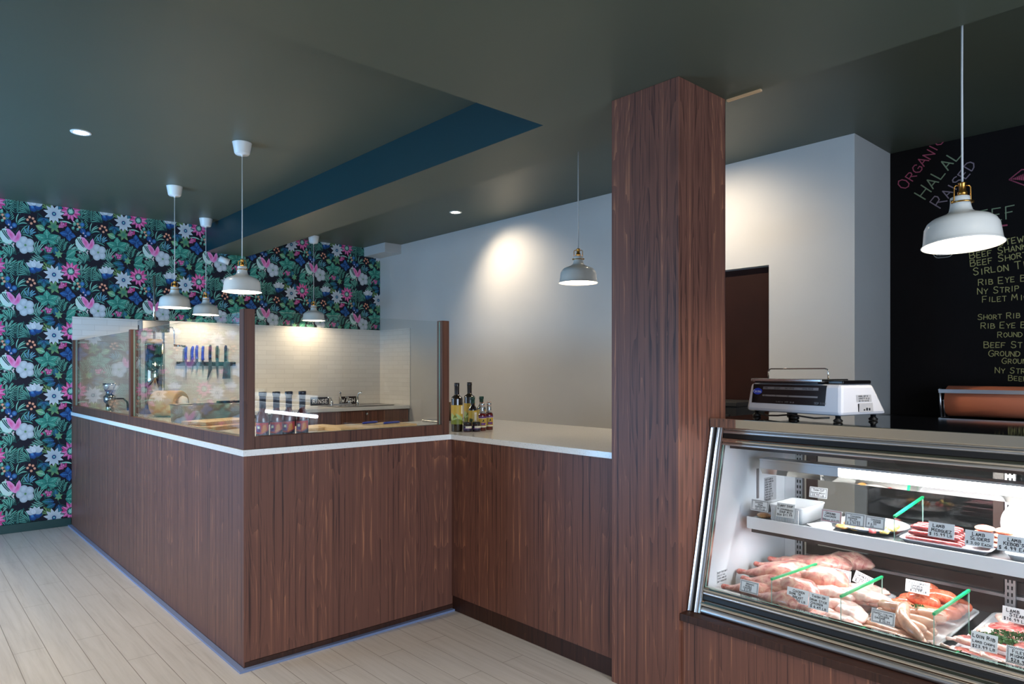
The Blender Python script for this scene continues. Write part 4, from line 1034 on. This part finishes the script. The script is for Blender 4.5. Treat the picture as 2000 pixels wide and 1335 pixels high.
m.build('lettering', 'ink', sc_)
m = MB(); text_strokes(m, 'CLASS III   NTEP  30 LB', .005, (f(.044)-.0022, .075, .042), (0, -1, 0), (0, 0, 1), (-1, 0, 0), .16, .02)
text_strokes(m, 'SEP 1118', .008, (f(.044)-.0022, -.112, .041), (0, -1, 0), (0, 0, 1), (-1, 0, 0), .16, .02)
m.build('lettering', 'display_grey', sc_)
m = MB(); vs = [(f(.086)-.0022, .178, .086)]
for k in range(24): a = 2*PI*k/24; vs.append((f(.086+.014*math.sin(a))-.0022, .178+.025*math.cos(a), .086+.014*math.sin(a)))
m.add(vs, [(0, 1+k, 1+(k+1) % 24) for k in range(24)]); em = m.build('oval_badge', 'logo_blue', sc_)
m = MB(); text_strokes(m, 'Celebi', .012, (f(.084)-.0027, .198, .080), (0, -1, 0), (0, .25, 1), (-1, 0, 0), .16, .2, random.Random(5), .9, .7)
m.build('badge_script', 'logo_white', sc_)
# side stickers (right end face, normal -y)
g_ = lambda z: -W2+.012*z/.122-.0006
s1 = MB().add([(.10, g_(.052), .052), (.195, g_(.052), .052), (.195, g_(.080), .080), (.10, g_(.080), .080)], [(0, 1, 2, 3)]).build('rating_sticker', 'sticker_grey', sc_)
s2 = MB().add([(.115, g_(.012), .012), (.20, g_(.012), .012), (.20, g_(.048), .048), (.115, g_(.048), .048)], [(0, 1, 2, 3)]).build('rating_sticker', 'sticker_grey', sc_)
m = MB()
for k, s in enumerate(('MODEL SEP 18', 'CAPACITY 30 LB', 'AC 110 V 60 HZ')): text_strokes(m, s, .0055, (.115, g_(.075-k*.009)-.0006, .072-k*.009), (1, 0, 0), (0, 0, 1), (0, -1, 0), .2, .1)
for i in range(3): m.box(.140+.016*i, g_(.02)-.001, .018, .148+.016*i, g_(.02)-.0004, .024+.005*(1 if i == 1 else .4*i))
m.box(.106, g_(.03)-.001, .014, .112, g_(.03)-.0004, .046)
m.build('sticker_print', 'ink', sc_)
MB().box(.006, -.128, .123, .18, .185, .129).build('platform_support', 'black_plastic', sc_)
MB().box(-.004, -.150, .1295, .165, .203, .142).build('platform', 'steel', sc_, bevel=.003)
MB().tube([(.08, -.120, .142), (.08, -.120, .170), (.08, -.115, .180), (.08, -.105, .184), (.08, .165, .184), (.08, .175, .180), (.08, .180, .170), (.08, .180, .142)], .003, 10).build('guard_rail', 'chrome', sc_)
MB().box(.03, -.222, .1225, .205, -.156, .137).build('printer_lid', 'black_plastic', sc_, bevel=.004)
for x, y in ((.03, .20), (.03, -.20), (.25, .20), (.25, -.20), (.03, .0)):
    MB().lathe([(0, -.0255), (.016, -.0255), (.018, -.018), (.010, -.012), (.010, .002), (0, .002)], (x, y, 0), 18).build('foot', 'black_rubber', sc_)
MB().tube([(.02, .18, -.008), (-.005, .12, -.016), (-.004, .06, -.0135), (.01, .0, -.006), (-.002, -.06, -.010), (-.004, -.12, -.014), (.02, -.17, -.010)], .0035, 8).build('cable', 'black_rubber', sc_)

# ------------------------------------------------------------------ chalkboard
bf = empty('black_cabinet', (4.2, 2.6, 0)); tag(bf, 'black cabinet in front of the dark doorway behind the scale', 'cabinet')
under(MB().box(4.02, 2.29, .0, 4.385, 3.0, 1.15).build('body', 'black_matte', bevel=.004), bf); under(MB().box(4.005, 2.283, 1.1505, 4.388, 3.01, 1.18).build('top', 'black_matte', bevel=.004), bf)
under(MB().box(4.008, 2.34, .1, 4.0195, 2.95, 1.1).build('door', 'black_matte', bevel=.003), bf)
cb = MB().box(XB-.012, YF+.002, .0, XB-.0005, 1.713, ZH-.002).build('chalkboard', 'chalk_black')
tag(cb, 'black chalkboard wall with a handwritten beef menu', 'chalkboard')
def chalk(name, items, mat):
    m = MB()
    for s, y, z, h, ang, sm in items:
        a = math.radians(ang); text_strokes(m, s, h, (XB-.0135, y, z), (0, -math.cos(a), math.sin(a)), (0, math.sin(a), math.cos(a)), (-1, 0, 0), .085 if h > .05 else .11, .35, random.Random(s), 1.2, sm)
    return m.build(name, mat, cb)
chalk('chalk_heading', [('ORGANIC', 1.618, 2.575, .075, 50, .78)], 'chalk_pink')
chalk('chalk_heading', [('HALAL', 1.505, 2.495, .085, 49, .85)], 'chalk_green')
chalk('chalk_heading', [('RAISED', 1.415, 2.42, .080, 50, .72)], 'chalk_mauve')
chalk('chalk_heading', [('BEEF', 1.27, 2.285, .075, 3, None)], 'chalk_green')
LN = [('BEEF STEW MEAT', 1.258, 2.122, .042, 5), ('BEEF SHANK', 1.253, 2.076, .040, 5), ('BEEF SHORT RIB BONE IN', 1.250, 2.028, .040, 5), ('SIRLON TIP STEAK', 1.235, 1.972, .044, 4),
      ('RIB EYE BONELESS', 1.208, 1.908, .038, 1), ('NY STRIP BONELESS', 1.214, 1.852, .038, 1), ('FILET MIGNON', 1.188, 1.802, .036, 0),
      ('SHORT RIB BONELESS', 1.212, 1.695, .034, 0), ('RIB EYE BONE IN', 1.195, 1.640, .036, -1), ('ROUND TIP', 1.110, 1.583, .034, 0), ('BEEF STIR FRY', 1.180, 1.522, .038, -1), ('GROUND BEEF', 1.155, 1.470, .036, -1),
      ('GROUND CHUCK', 1.088, 1.425, .034, -1), ('NY STRIP', 1.122, 1.368, .034, -1), ('BEEF LIVER', 1.056, 1.322, .032, -1)]
chalk('chalk_menu', [(s, y, z, h, a, .8) for s, y, z, h, a in LN], 'chalk_yellow')
m = MB()
for k in range(2): m.tube([(XB-.0135, 1.29, 2.262-.003*k), (XB-.0135, 1.06, 2.258-.003*k)], .004, 5)
m.build('chalk_underline', 'chalk_pink', cb); m = MB()
dd = [(1.052, 2.528), (.99, 2.575), (.90, 2.56), (.90, 2.47), (.97, 2.475), (1.052, 2.528)]
m.tube([(XB-.0135, a, b) for a, b in dd], .004, 5)
for k in range(16): m.tube([(XB-.0135, 1.04-k*.009, 2.53+.0028*k), (XB-.0135, 1.036-k*.009, 2.526-.0028*k)], .004, 4)
m.build('chalk_drawing', 'chalk_pink', cb)
m = MB(); q = random.Random(9)
m = MB(); o1 = [(1.40+.062*math.cos(a)*(1+.12*math.sin(3*a)), 2.14+.045*math.sin(a)*(1+.2*math.cos(2*a))) for a in [2*PI*k/22 for k in range(23)]]
m.tube([(XB-.0135, a, b) for a, b in o1], .003, 5); m.tube([(XB-.0135, 1.4+(a-1.4)*.82, 2.145+(b-2.14)*.78) for a, b in o1], .002, 5)
for k in range(5): m.tube([(XB-.0135, 1.36+k*.018, 2.165), (XB-.0135, 1.365+k*.018, 2.115)], .0014, 4)
m.build('chalk_drawing', 'chalk_white', cb)

# back counter below the chalkboard with the paper cutter
bc = empty('back_counter', (4.75, .6, 0)); tag(bc, 'black back counter below the chalkboard', 'counter')
under(MB().box(4.58, YF+.01, .0, 4.984, 1.700, 1.015).build('carcass', 'black_matte'), bc)
under(MB().box(4.62, YF+.01, 1.071, 4.984, 1.700, 1.094).build('top_shelf', 'black_plastic'), bc)
under(MB().box(4.63, 1.66, 1.0155, 4.97, 1.69, 1.0705).build('support', 'black_matte'), bc)
pc = empty('paper_cutter', (4.78, .9, 1.0945)); tag(pc, 'steel paper cutter stand holding the big butcher paper roll', 'paper cutter')
under(MB().box(4.70, .42, 1.248, 4.712, 1.345, 1.262).box(4.694, .42, 1.262, 4.712, 1.345, 1.270).build('cutting_bar', 'aluminium'), pc)
for y in (1.338, .40):
    under(MB().tube([(4.74, y, 1.0945), (4.715, y, 1.18), (4.705, y, 1.275)], .006, 8).tube([(4.80, y, 1.0945), (4.790, y, 1.16), (4.79, y, 1.205)], .006, 8).box(4.70, y-.006, 1.095, 4.86, y+.006, 1.099).build('side_bracket', 'aluminium'), pc)
under(MB().tube([(4.80, .39, 1.198), (4.80, 1.35, 1.198)], .007, 10).build('axle', 'steel'), pc)
def roll(name, y0, y1, x, z, r, mat, label):
    m = MB().lathe([(.02, 0), (r, 0), (r, y1-y0), (.02, y1-y0)], seg=40, closed=True)
    m.v = [(x+v[0], y0+v[2], z+v[1]) for v in m.v]; m.sm = [(f % 160) >= 40 and (f % 160) < 80 for f in range(len(m.f))]
    return tag(m.build(name, mat), label, 'paper roll')
roll('paper_roll', .43, 1.318, 4.80, 1.198, .092, 'paper_roll', 'thick roll of pinkish brown butcher paper in the steel cutter')
roll('paper_roll', .43, 1.310, 4.70, 1.0425, .026, 'paper_roll', 'thin roll of pinkish brown paper lying under the black shelf')

# ------------------------------------------------------------------ bottles
def bottle(name, x, y, prof, lab, cat, grp, body_mat, cap=None, cap_mat=None, labels=(), seg=28, capname='cap'):
    t = empty(name, (x, y, ZC+.0002)); tag(t, lab, cat, grp)
    MB().lathe(prof, seg=seg).build('bottle_body', body_mat, t)
    if cap: MB().lathe(cap, seg=seg).build(capname, cap_mat, t)
    for i, (r, z0, z1, mats, art) in enumerate(labels):
        wrap_label(t, r, z0, z1, mats, art)
    return t
def wrap_label(t, r, z0, z1, mats, art, a0=-PI, a1=.0, face=-PI*.68):
    """label on the side facing the room, artwork as patches in the same mesh"""
    m = MB(); n = 40; nz = 26; A = [face-1.4+2.8*k/n for k in range(n+1)]
    m.add([(r*math.cos(a), r*math.sin(a), z0+(z1-z0)*j/nz) for j in range(nz+1) for a in A], [], True)
    polys = [([(u0+(u1-u0)*pu, v0+(v1-v0)*pv) for pu, pv in pts], mi) for (u0, v0, u1, v1, mi, pts) in art]
    def inside(p, x, y):
        c = False
        for (x1, y1), (x2, y2) in zip(p, p[1:]+p[:1]):
            if (y1 > y) != (y2 > y) and x < (x2-x1)*(y-y1)/(y2-y1)+x1: c = not c
        return c
    for j in range(nz):
        for k in range(n):
            mi_ = 0
            for p, mi in polys:
                if inside(p, (k+.5)/n, (j+.5)/nz): mi_ = mi
            m.f.append((j*(n+1)+k, j*(n+1)+k+1, (j+1)*(n+1)+k+1, (j+1)*(n+1)+k)); m.mi.append(mi_); m.sm.append(True)
    m.build('label', mats, t)
SQ = [(0, 0), (1, 0), (1, 1), (0, 1)]
def boxes_on(c, n, seed, mi, w_=.1, h_=.06):
    q = random.Random(seed); return [(c[0]+q.uniform(0, c[2]), c[1]+q.uniform(0, c[3]), c[0]+q.uniform(0, c[2])+w_, c[1]+q.uniform(0, c[3])+h_, mi, SQ) for _ in range(n)]
WB = [(0, 0), (.0285, 0), (.030, .004), (.030, .125), (.029, .142), (.022, .160), (.0155, .172), (.0145, .19), (.0145, .2), (0, .2)]
WCAP = [(.0150, .183), (.0155, .184), (.0158, .242), (.0185, .243), (.0190, .258), (.0175, .263), (0, .2635)]
pos = [(1.353, 'first'), (1.423, 'second'), (1.489, 'third'), (1.562, 'fourth')]
for i, (x, nm) in enumerate(pos):
    art = [(.05, .44, .95, .98, 1, [(0, .1), (.5, 0), (1, .35), (1, 1), (0, 1)]), (.15, .55, .45, .85, 2, SQ), (.5, .5, .8, .9, 3, [(0, 0), (1, .3), (.8, 1), (.2, .8)]), (.25, .7, .4, .8, 4, SQ)]
    t = bottle('sauce_bottle', x, 3.30+.003*i, WB, 'dark bottle with red and orange floral label, %s from the corner post' % nm, 'bottle', 'dark bottles behind the glass', 'wine_glass', WCAP, 'foil_dark',
       [(.0305, .010, .118, ['label_dark', 'label_red', 'label_purple', 'label_orange', 'label_cream'], art)], capname='foil_cap')
    m = MB(); text_strokes(m, 'Fusion', .006, (.006, -.0318, .030), (1, 0, 0), (0, 0, 1), (0, -1, 0), .2, .1, random.Random(i), 1., .7); m.build('label_text', 'label_cream', t, rot=(0, 0, -.25))
TB = [(0, 0), (.0345, 0), (.0355, .004), (.0355, .195), (.0345, .205), (.020, .215), (.0145, .222), (.0135, .26), (0, .262)]
TC = [(.0140, .218), (.0145, .222), (.0150, .272), (.0160, .274), (.0160, .291), (.0145, .293), (0, .2935)]
for i, (x, y, lab) in enumerate([(2.545, 3.30, 'tall dark olive oil bottle with yellow label, next to the partition post'), (2.745, 3.428, 'tall dark olive oil bottle with yellow label, right of its twin')]):
    art = [(0, 0, 1, .32, 2, SQ), (.0, .2, .5, .62, 3, [(0, .2), (.35, 0), (1, .2), (.2, 1)]), (.35, .15, 1., .6, 3, [(0, 1), (.3, .3), (1, 0), (.7, .5)]), (.75, .55, .93, .95, 4, SQ), (.2, .3, .5, .5, 2, [(0, 0), (1, .4), (.5, 1)])]
    bottle('olive_oil_bottle', x, y, TB, lab, 'bottle', 'tall olive oil bottles', 'olive_glass', TC, 'black_cap', [(.0360, .045, .160, ['label_gold', 'label_gold', 'label_green', 'label_leaf', 'label_cream'], art)])
SB_ = [(0, 0), (.0255, 0), (.027, .003), (.027, .125), (.025, .135), (.014, .152), (.012, .160), (.012, .19), (0, .19)]
SC_ = [(.0125, .166), (.0128, .168), (.0132, .186), (.0150, .188), (.0150, .203), (.013, .205), (0, .205)]
for i, (x, y, lab) in enumerate([(2.672, 3.305, 'small dark bottle with green cap, nearer the tall bottles'), (2.775, 3.345, 'small dark bottle with green cap, behind the two red sauce bottles')]):
    art = [(0, 0, .55, 1, 1, SQ), (.6, .1, 1, .9, 2, SQ), (.1, .1, .5, .5, 3, [(0, .2), (.5, 0), (1, .8), (.3, 1)])]
    bottle('small_oil_bottle', x, y, SB_, lab, 'bottle', 'small green capped bottles', 'dark_glass', SC_, 'green_cap', [(.0275, .03, .122, ['label_gold', 'label_gold', 'label_cream', 'label_olive'], art)])
RB = [(0, 0), (.0235, 0), (.025, .003), (.025, .092), (.0235, .100), (.0175, .108), (.0115, .14), (.0115, .150), (0, .150)]
RC = [(.0255*.76, .106), (.0140, .128), (.0128, .150), (.0140, .152), (.0142, .164), (.0125, .168), (0, .168)]
for i, (x, y, lab) in enumerate([(2.690, 3.235, 'small red sauce bottle with twine bow, left of two'), (2.768, 3.262, 'small red sauce bottle with twine bow, right of two')]):
    art = [(.08, .12, .9, .8, 1, SQ), (.1, .86, .95, 1., 2, SQ), (.35, .2, .8, .42, 2, SQ), (.45, .5, .65, .75, 3, [(0, 0), (1, .2), (.6, 1)])]
    t = bottle('red_sauce_bottle', x, y, RB, lab, 'bottle', 'red sauce bottles with twine', 'red_sauce', RC, 'foil_silver', [(.0255, .022, .088, ['label_cream', 'label_gold', 'label_purple', 'ink'], art)], capname='foil_cap')
    m = MB()
    for a in (0, 2.1, 4.2):
        c_, s_ = math.cos(a), math.sin(a); m.tube([(.004*c_, .004*s_, .168), (.014*c_, .014*s_, .174), (.018*c_, .018*s_, .171), (.010*c_, .010*s_, .168)], .0012, 6)
    m.tube([(.0145*math.cos(a), .0145*math.sin(a), .152) for a in [2*PI*k/16 for k in range(17)]], .0012, 6)
    m.build('twine_bow', 'twine', t)
for i, (x, y, lab) in enumerate([(2.575, 3.235, 'squat dark jam jar at the left, in front of the tall bottles'), (2.628, 3.215, 'squat dark jam jar right of its twin, by the worktop edge')]):
    art = [(.1, .3, .9, .95, 1, [(0, 0), (.5, 1), (1, .1)]), (.3, .5, .95, .95, 2, SQ)]
    bottle('jam_jar', x, y, [(0, 0), (.024, 0), (.026, .003), (.026, .038), (.023, .044), (0, .044)], lab, 'jar', 'dark jam jars', 'jam', [(.0235, .0415), (.0250, .042), (.0250, .056), (.023, .058), (0, .058)], 'black_cap',
      [(.0264, .008, .036, ['label_dark', 'label_purple', 'label_cream'], art)], seg=8 if 0 else 24, capname='lid')

# ------------------------------------------------------------------ things on the worktop behind the glass
def board(x, y, rz, a, b, h, mat, label, name='cutting_board', z=ZC+.0004, cat='cutting board'):
    return tag(MB().box(-a/2, -b/2, 0, a/2, b/2, h).build(name, mat, loc=(x, y, z), rot=(0, 0, math.radians(rz)), bevel=.003), label, cat)
board(2.27, 3.86, 2, .56, .27, .022, 'maple', 'pale wooden cutting board carrying two blue handled knives')
def knife(x, y, z, rz, label):
    t = empty('knife', (x, y, z), rot=(0, 0, math.radians(rz))); tag(t, label, 'knife', 'blue handled knives on the board')
    MB().prism([(-.17, 0), (-.02, -.014), (0, -.014), (0, .012), (-.10, .012)], 'z', 0, .0018).build('blade', 'blade', t)
    MB().tube([(0, 0, .006), (.03, -.002, .008), (.07, 0, .008), (.11, .002, .008), (.125, .004, .007)], [.011, .012, .011, .012, .009], 10, True, .6).build('handle', 'knife_blue', t)
knife(2.265, 3.92, ZC+.0228, 14, 'blue handled knife on the cutting board, farther one')
knife(2.365, 3.83, ZC+.0228, 6, 'blue handled knife on the cutting board, nearer one')
board(1.98, 4.02, 12, .30, .22, .018, 'maple', 'plain pale board left of the knives')
tag(MB().box(2.86, 3.86, ZC+.0004, 3.26, 4.12, ZC+.012).build('steel_tray', 'steel', bevel=.003), 'low stainless tray near the right end of the glass', 'tray')
board(1.555, 4.52, 32, .42, .28, .025, 'maple_dark', 'thick wooden block lowest of the boards behind the left glass')
board(1.60, 4.60, 22, .40, .22, .022, 'maple', 'pale wooden board topmost of the boards behind the left glass', z=ZC+.0262)
tb = tray('steel_tub', 1.43, 4.80, 1.86, 5.08, ZC+.0004, .135, 'brushed_steel', 'stainless steel tub on the left counter', lip=.006)
ck = empty('cleaver', (1.62, 4.79, ZC+.150), rot=(0, 0, math.radians(4))); tag(ck, 'dark handled cleaver lying across the steel tub', 'cleaver')
MB().box(-.12, -.02, 0, .03, .05, .002).build('blade', 'blade', ck)
MB().box(.03, -.010, -.005, .20, .012, .012).build('handle', 'knife_black', ck, bevel=.004)
# big roll of tan paper, seen end-on
m = MB().lathe([(.062, -.11), (.098, -.11), (.104, -.10), (.104, .10), (.098, .11), (.062, .11)], closed=True, seg=36)
pr = m.build('wrapping_roll', 'tan_paper', loc=(1.66, 5.90, ZC+.105), rot=(0, PI/2, math.radians(-52))); tag(pr, 'fat roll of tan wrapping paper lying on the left counter', 'paper roll')
m = MB().lathe([(.045, -.095), (.0615, -.095), (.0615, .08), (.045, .08)], closed=True, seg=28); m.build('core', 'label_orange', pr)
lump('crumpled_wrap', 1.735, 5.81, ZC+.060, .05, .045, .10, 'white_paper', 77, 'crumpled white wrap stuffed in the end of the tan roll', 'paper')
# sausage stuffer
sf = empty('sausage_stuffer', (1.71, 6.50, ZC+.0003)); tag(sf, 'tall stainless sausage stuffer with crank and chrome rack rod', 'sausage stuffer')
MB().box(-.10, -.10, 0, .10, .10, .04).build('base', 'brushed_steel', sf, bevel=.004)
for s_ in (-1, 1): MB().box(-.015+s_*.095-.0, .04, .04, .0+s_*.095, .07, .76).build('column', 'steel', sf)
MB().box(-.11, -.06, .70, .11, .09, .80).build('gear_box', 'steel', sf, bevel=.006)
MB().lathe([(.070, .045), (.074, .045), (.074, .600), (.070, .600)], closed=True, seg=36).build('cylinder', 'polished_steel', sf)
MB().lathe([(0, .60), (.068, .60), (.068, .64), (0, .64)], seg=30).build('piston', 'raw_wood', sf)
MB().tube([(0, 0, .64), (0, 0, 1.19)], .011, 12).build('rack_rod', 'chrome', sf)
MB().tube([(.11, -.02, .745), (.14, -.02, .745), (.155, -.02, .72), (.157, -.02, .60), (.157, -.02, .59)], .006, 8).tube([(.157, -.02, .59), (.24, -.06, .58)], .010, 10).build('crank', 'chrome', sf)
gr = empty('meat_grinder', (1.38, 6.55, ZC+.0003)); tag(gr, 'small polished steel meat grinder near the papered wall', 'meat grinder')
MB().lathe([(0, 0), (.05, 0), (.052, .01), (.030, .03), (.028, .09), (.045, .11), (.048, .15), (.030, .165), (.026, .19), (0, .19)], seg=24).build('body', 'chrome', gr)
MB().lathe([(.0, .19), (.035, .192), (.050, .24), (.052, .262), (0, .262)], seg=24).build('hopper', 'chrome', gr)
MB().tube([(.05, 0, .13), (.10, -.01, .13), (.13, -.01, .10), (.14, -.01, .03)], [.006, .006, .008, .012], 8).build('crank', 'knife_black', gr)
# basket half hidden behind the end post
bk = MB().lathe([(0, 0), (.05, 0), (.065, .06), (.07, .12), (.064, .12), (.058, .06), (.045, .006), (0, .006)], (0, 0, 0), 24)
tag(bk.build('wicker_basket', 'basket', loc=(3.10, 4.06, ZC+.0125)), 'brown basket behind the partition end post', 'basket')

# ------------------------------------------------------------------ sink run along the papered wall
sk = empty('sink_cabinet', (3.4, 6.9, 0)); tag(sk, 'walnut base cabinet below the sink', 'cabinet')
under(MB().box(3.20, 6.60, .0, XW-.016, 7.195, .955).build('carcass', 'walnut'), sk)
d1 = under(MB().box(3.24, 6.582, .06, 3.835, 6.599, .945).build('door', 'walnut'), sk)
d2 = under(MB().box(3.84, 6.582, .06, XW-.02, 6.599, .945).build('door', 'walnut'), sk)
under(MB().lathe([(0, 0), (.014, 0), (.014, .006), (0, .007)], seg=20).build('lock', 'chrome', loc=(3.85, 6.581, .915), rot=(PI/2, 0, 0)), sk) if 0 else None
lk = MB().lathe([(0, 0), (.014, 0), (.014, .006), (0, .007)], seg=20); lk.v = [(3.85+v[0], 6.5815-v[2], .915+v[1]) for v in lk.v]; under(lk.build('lock', 'chrome'), sk)
ss = empty('open_shelf_unit', (2.9, 6.9, 0)); tag(ss, 'dark open shelf unit left of the sink cabinet', 'shelf unit')
under(MB().box(2.0, 7.15, 0, 3.19, 7.19, .955).box(2.0, 6.60, 0, 2.03, 7.15, .955).box(3.165, 6.60, 0, 3.19, 7.15, .955).box(2.03, 6.62, .50, 3.165, 7.15, .53).build('frame', 'black_matte'), ss)
tag(MB().box(1.99, 6.56, .9555, XW-.0155, 7.2035, .992).build('sink_worktop', 'quartz', bevel=.0015), 'white worktop carrying the sink', 'worktop')
tray('sink_basin', 3.55, 6.66, 4.26, 7.06, .9925, .008, 'steel', 'stainless sink basin set in the rear worktop', lip=.012)
bpy.data.objects['sink_basin']['category'] = 'sink'
tp = empty('faucet', (3.80, 7.08, .9925)); tag(tp, 'chrome two handle faucet with a raised spout', 'faucet')
MB().box(-.13, -.025, 0, .13, .02, .018).build('base_plate', 'chrome', tp, bevel=.005)
for s_ in (-1, 1):
    MB().lathe([(0, .018), (.020, .018), (.016, .045), (.012, .055), (0, .058)], (s_*.11, 0, 0), 18).tube([(s_*.11, 0, .055), (s_*.11-.02, -.01, .085), (s_*.11-.055, -.02, .088)], [.009, .008, .006], 8).build('tap_handle', 'chrome', tp)
MB().tube([(0, 0, .018), (-.01, -.02, .07), (-.035, -.06, .125), (-.05, -.085, .150), (-.055, -.10, .142)], [.014, .012, .011, .012, .013], 12).build('spout', 'chrome', tp)
sp = tag(MB().lathe([(0, 0), (.018, 0), (.014, .03), (.011, .05), (0, .05)], (0, 0, 0), 18).tube([(0, 0, .05), (.0, 0, .10), (.006, -.006, .130), (.03, -.03, .140), (.035, -.035, .128)], [.010, .011, .012, .013, .013], 10).build('faucet_sprayer', 'chrome', loc=(4.02, 7.08, .9925)), 'chrome side sprayer standing right of the faucet', 'sprayer')
def sign(x0, x1, z0, z1, s, label, y=7.19):
    t = empty('sink_sign', ((x0+x1)/2, y, z0)); tag(t, label, 'sign', 'black sink signs')
    w_ = (x1-x0)/2; MB().box(-w_, -.004, 0, w_, .004, z1-z0).build('plate', 'black_plastic', t, bevel=.003)
    m = MB(); h = .042; wd = text_width(s, h, 1.6); text_strokes(m, s, h, (-wd/2+.01, -.0052, (z1-z0-h)/2), (1, 0, 0), (0, 0, 1), (0, -1, 0), .16, .02, space=1.6)
    m.build('lettering', 'card_white', t)
sign(3.49, 3.715, .9925, 1.085, 'RINSE', 'black sign reading RINSE behind the faucet'); sign(3.84, 4.06, .9925, 1.085, 'WASH', 'black sign reading WASH behind the faucet spout')
ol = empty('wall_outlet', (2.935, YW-.017, 1.132)); tag(ol, 'white outlet plate on the tile wall behind the dark bottles', 'outlet')
MB().box(-.038, -.006, -.06, .038, 0, .06).build('plate', 'white_plastic', ol, bevel=.002)
for z in (-.022, .022): MB().box(-.016, -.0075, z-.014, .016, -.0062, z+.014).build('socket', 'card_white', ol)
# magnetic knife rack
kr = empty('knife_rack', (2.376, YW-.017, 1.452)); tag(kr, 'black magnetic knife rack on the tile wall', 'knife rack')
MB().box(-.285, -.022, -.020, .285, 0, .020).build('bar', 'black_plastic', kr, bevel=.002)
for z in (-.009, .009): MB().box(-.275, -.0235, z-.003, .275, -.0222, z+.003).build('steel_strip', 'steel', kr)
def hung(x, top, ln, hl, kind, mat, label, wd=.016):
    t = empty('knife', (x, YW-.044, top)); tag(t, label, 'knife', 'knives on the magnetic rack')
    if kind == 'cleaver':
        MB().prism([(-.03, -ln), (.05, -ln), (.05, -hl-.01), (-.005, -hl), (-.015, -hl)], 'y', -.001, .001).build('blade', 'blade', t)
    elif kind == 'curve':
        MB().prism([(-.028, -ln), (-.02, -ln+.02), (.022, -hl-.10), (.016, -hl), (-.012, -hl), (-.016, -hl-.11)], 'y', -.001, .001).build('blade', 'blade', t)
    else:
        MB().prism([(.004, -ln), (wd*.8, -hl-.04), (wd*.7, -hl), (-wd*.5, -hl), (-wd*.5, -hl-.05)], 'y', -.001, .001).build('blade', 'blade', t)
    h = MB().tube([(0.006, 0, 0), (.002, 0, -.02), (0, 0, -hl*.5), (0, 0, -hl*.85), (.003, 0, -hl)], [.010, .014, .012, .013, .016], 10, True, .6, (0, 1, 0))
    h.build('handle', mat, t)
    if mat == 'knife_black':
        for f_ in (.25, .5, .8): MB().lathe([(0, -.001), (.003, -.001), (.003, .001), (0, .001)], seg=8).build('rivet', 'steel', t, loc=(0, -.0085, -hl*f_), rot=(PI/2, 0, 0))
hung(2.172, 1.622, .34, .13, 'k', 'knife_blue', 'blue handled knife at the left end of the rack', .014)
hung(2.235, 1.625, .26, .135, 'k', 'knife_blue', 'blue handled boning knife second from the left')
hung(2.277, 1.635, .27, .135, 'k', 'knife_blue', 'blue handled boning knife third from the left')
hung(2.333, 1.628, .28, .14, 'k', 'knife_blue', 'blue handled narrow knife fourth from the left', .012)
hung(2.402, 1.642, .36, .145, 'curve', 'knife_black', 'dark handled butcher knife with wide curved blade')
hung(2.470, 1.635, .34, .14, 'k', 'knife_black', 'black riveted knife left of the cleaver', .022)
hung(2.555, 1.642, .34, .165, 'cleaver', 'knife_black', 'broad bladed cleaver at the right end of the rack')
# camera on the wallpaper
cam_ = empty('security_camera', (2.53, 7.19, 2.478)); tag(cam_, 'small white security camera on the wallpaper', 'security camera')
MB().tube([(0, 0, .02), (-.02, -.05, .015)], .012, 10).build('bracket', 'white_plastic', cam_)
MB().tube([(-.055, -.075, .035), (.03, -.11, .0)], .032, 18).build('body', 'white_plastic', cam_)
MB().tube([(.0295, -.1098, .0002), (.042, -.115, -.005)], .031, 18).build('lens', 'black_plastic', cam_)
# ------------------------------------------------------------------ light and camera
def area(name, loc, rot, sx, sy, energy, col):
    L = bpy.data.lights.new(name, 'AREA'); L.shape = 'RECTANGLE'; L.size = sx; L.size_y = sy; L.energy = energy; L.color = col
    o = bpy.data.objects.new(name, L); C.objects.link(o); o.location = loc; o.rotation_euler = rot; return o
# daylight through the two shop windows
area('daylight_front', (.6, YF-.12, 1.4), (-PI/2+PI, 0, 0), 3.3, 1.85, 130, (.62, .78, 1))
area('daylight_left', (XL-.12, 5.6, 1.4), (0, -PI/2, 0), 1.9, 2.5, 40, (.50, .72, 1))
area('ground_bounce', (XL-.3, 5.3, .45), (0, -PI/2-.9, 0), .8, 2.6, 190, (.12, .50, 1))
W = bpy.data.worlds.new('World'); bpy.context.scene.world = W; W.use_nodes = True
W.node_tree.nodes['Background'].inputs[0].default_value = (.55, .7, 1, 1); W.node_tree.nodes['Background'].inputs[1].default_value = .6
sc = bpy.context.scene
cam = bpy.data.cameras.new('camera'); co = bpy.data.objects.new('camera', cam); C.objects.link(co); sc.camera = co
th = math.atan(1480/math.sqrt(1480*1219))
co.location = (0, 0, 1.38); co.rotation_euler = (PI/2, 0, th-PI/2)
cam.sensor_width = 36; cam.lens = 36*math.sqrt(1480*1219)/2000; cam.shift_y = (724-667.5)/2000; cam.clip_start = .02
sc.view_settings.view_transform = 'Standard'; sc.view_settings.look = 'None'; sc.view_settings.gamma = 1; sc.view_settings.use_curve_mapping = False
sc.view_settings.exposure = 0.4
sc.cycles.use_denoising = True
try: sc.cycles.denoiser = 'OPENIMAGEDENOISE'
except Exception: pass
sc.cycles.max_bounces = 10; sc.cycles.transparent_max_bounces = 24; sc.cycles.glossy_bounces = 5; sc.cycles.diffuse_bounces = 5
sc.cycles.caustics_reflective = False; sc.cycles.caustics_refractive = False; sc.cycles.sample_clamp_indirect = 6
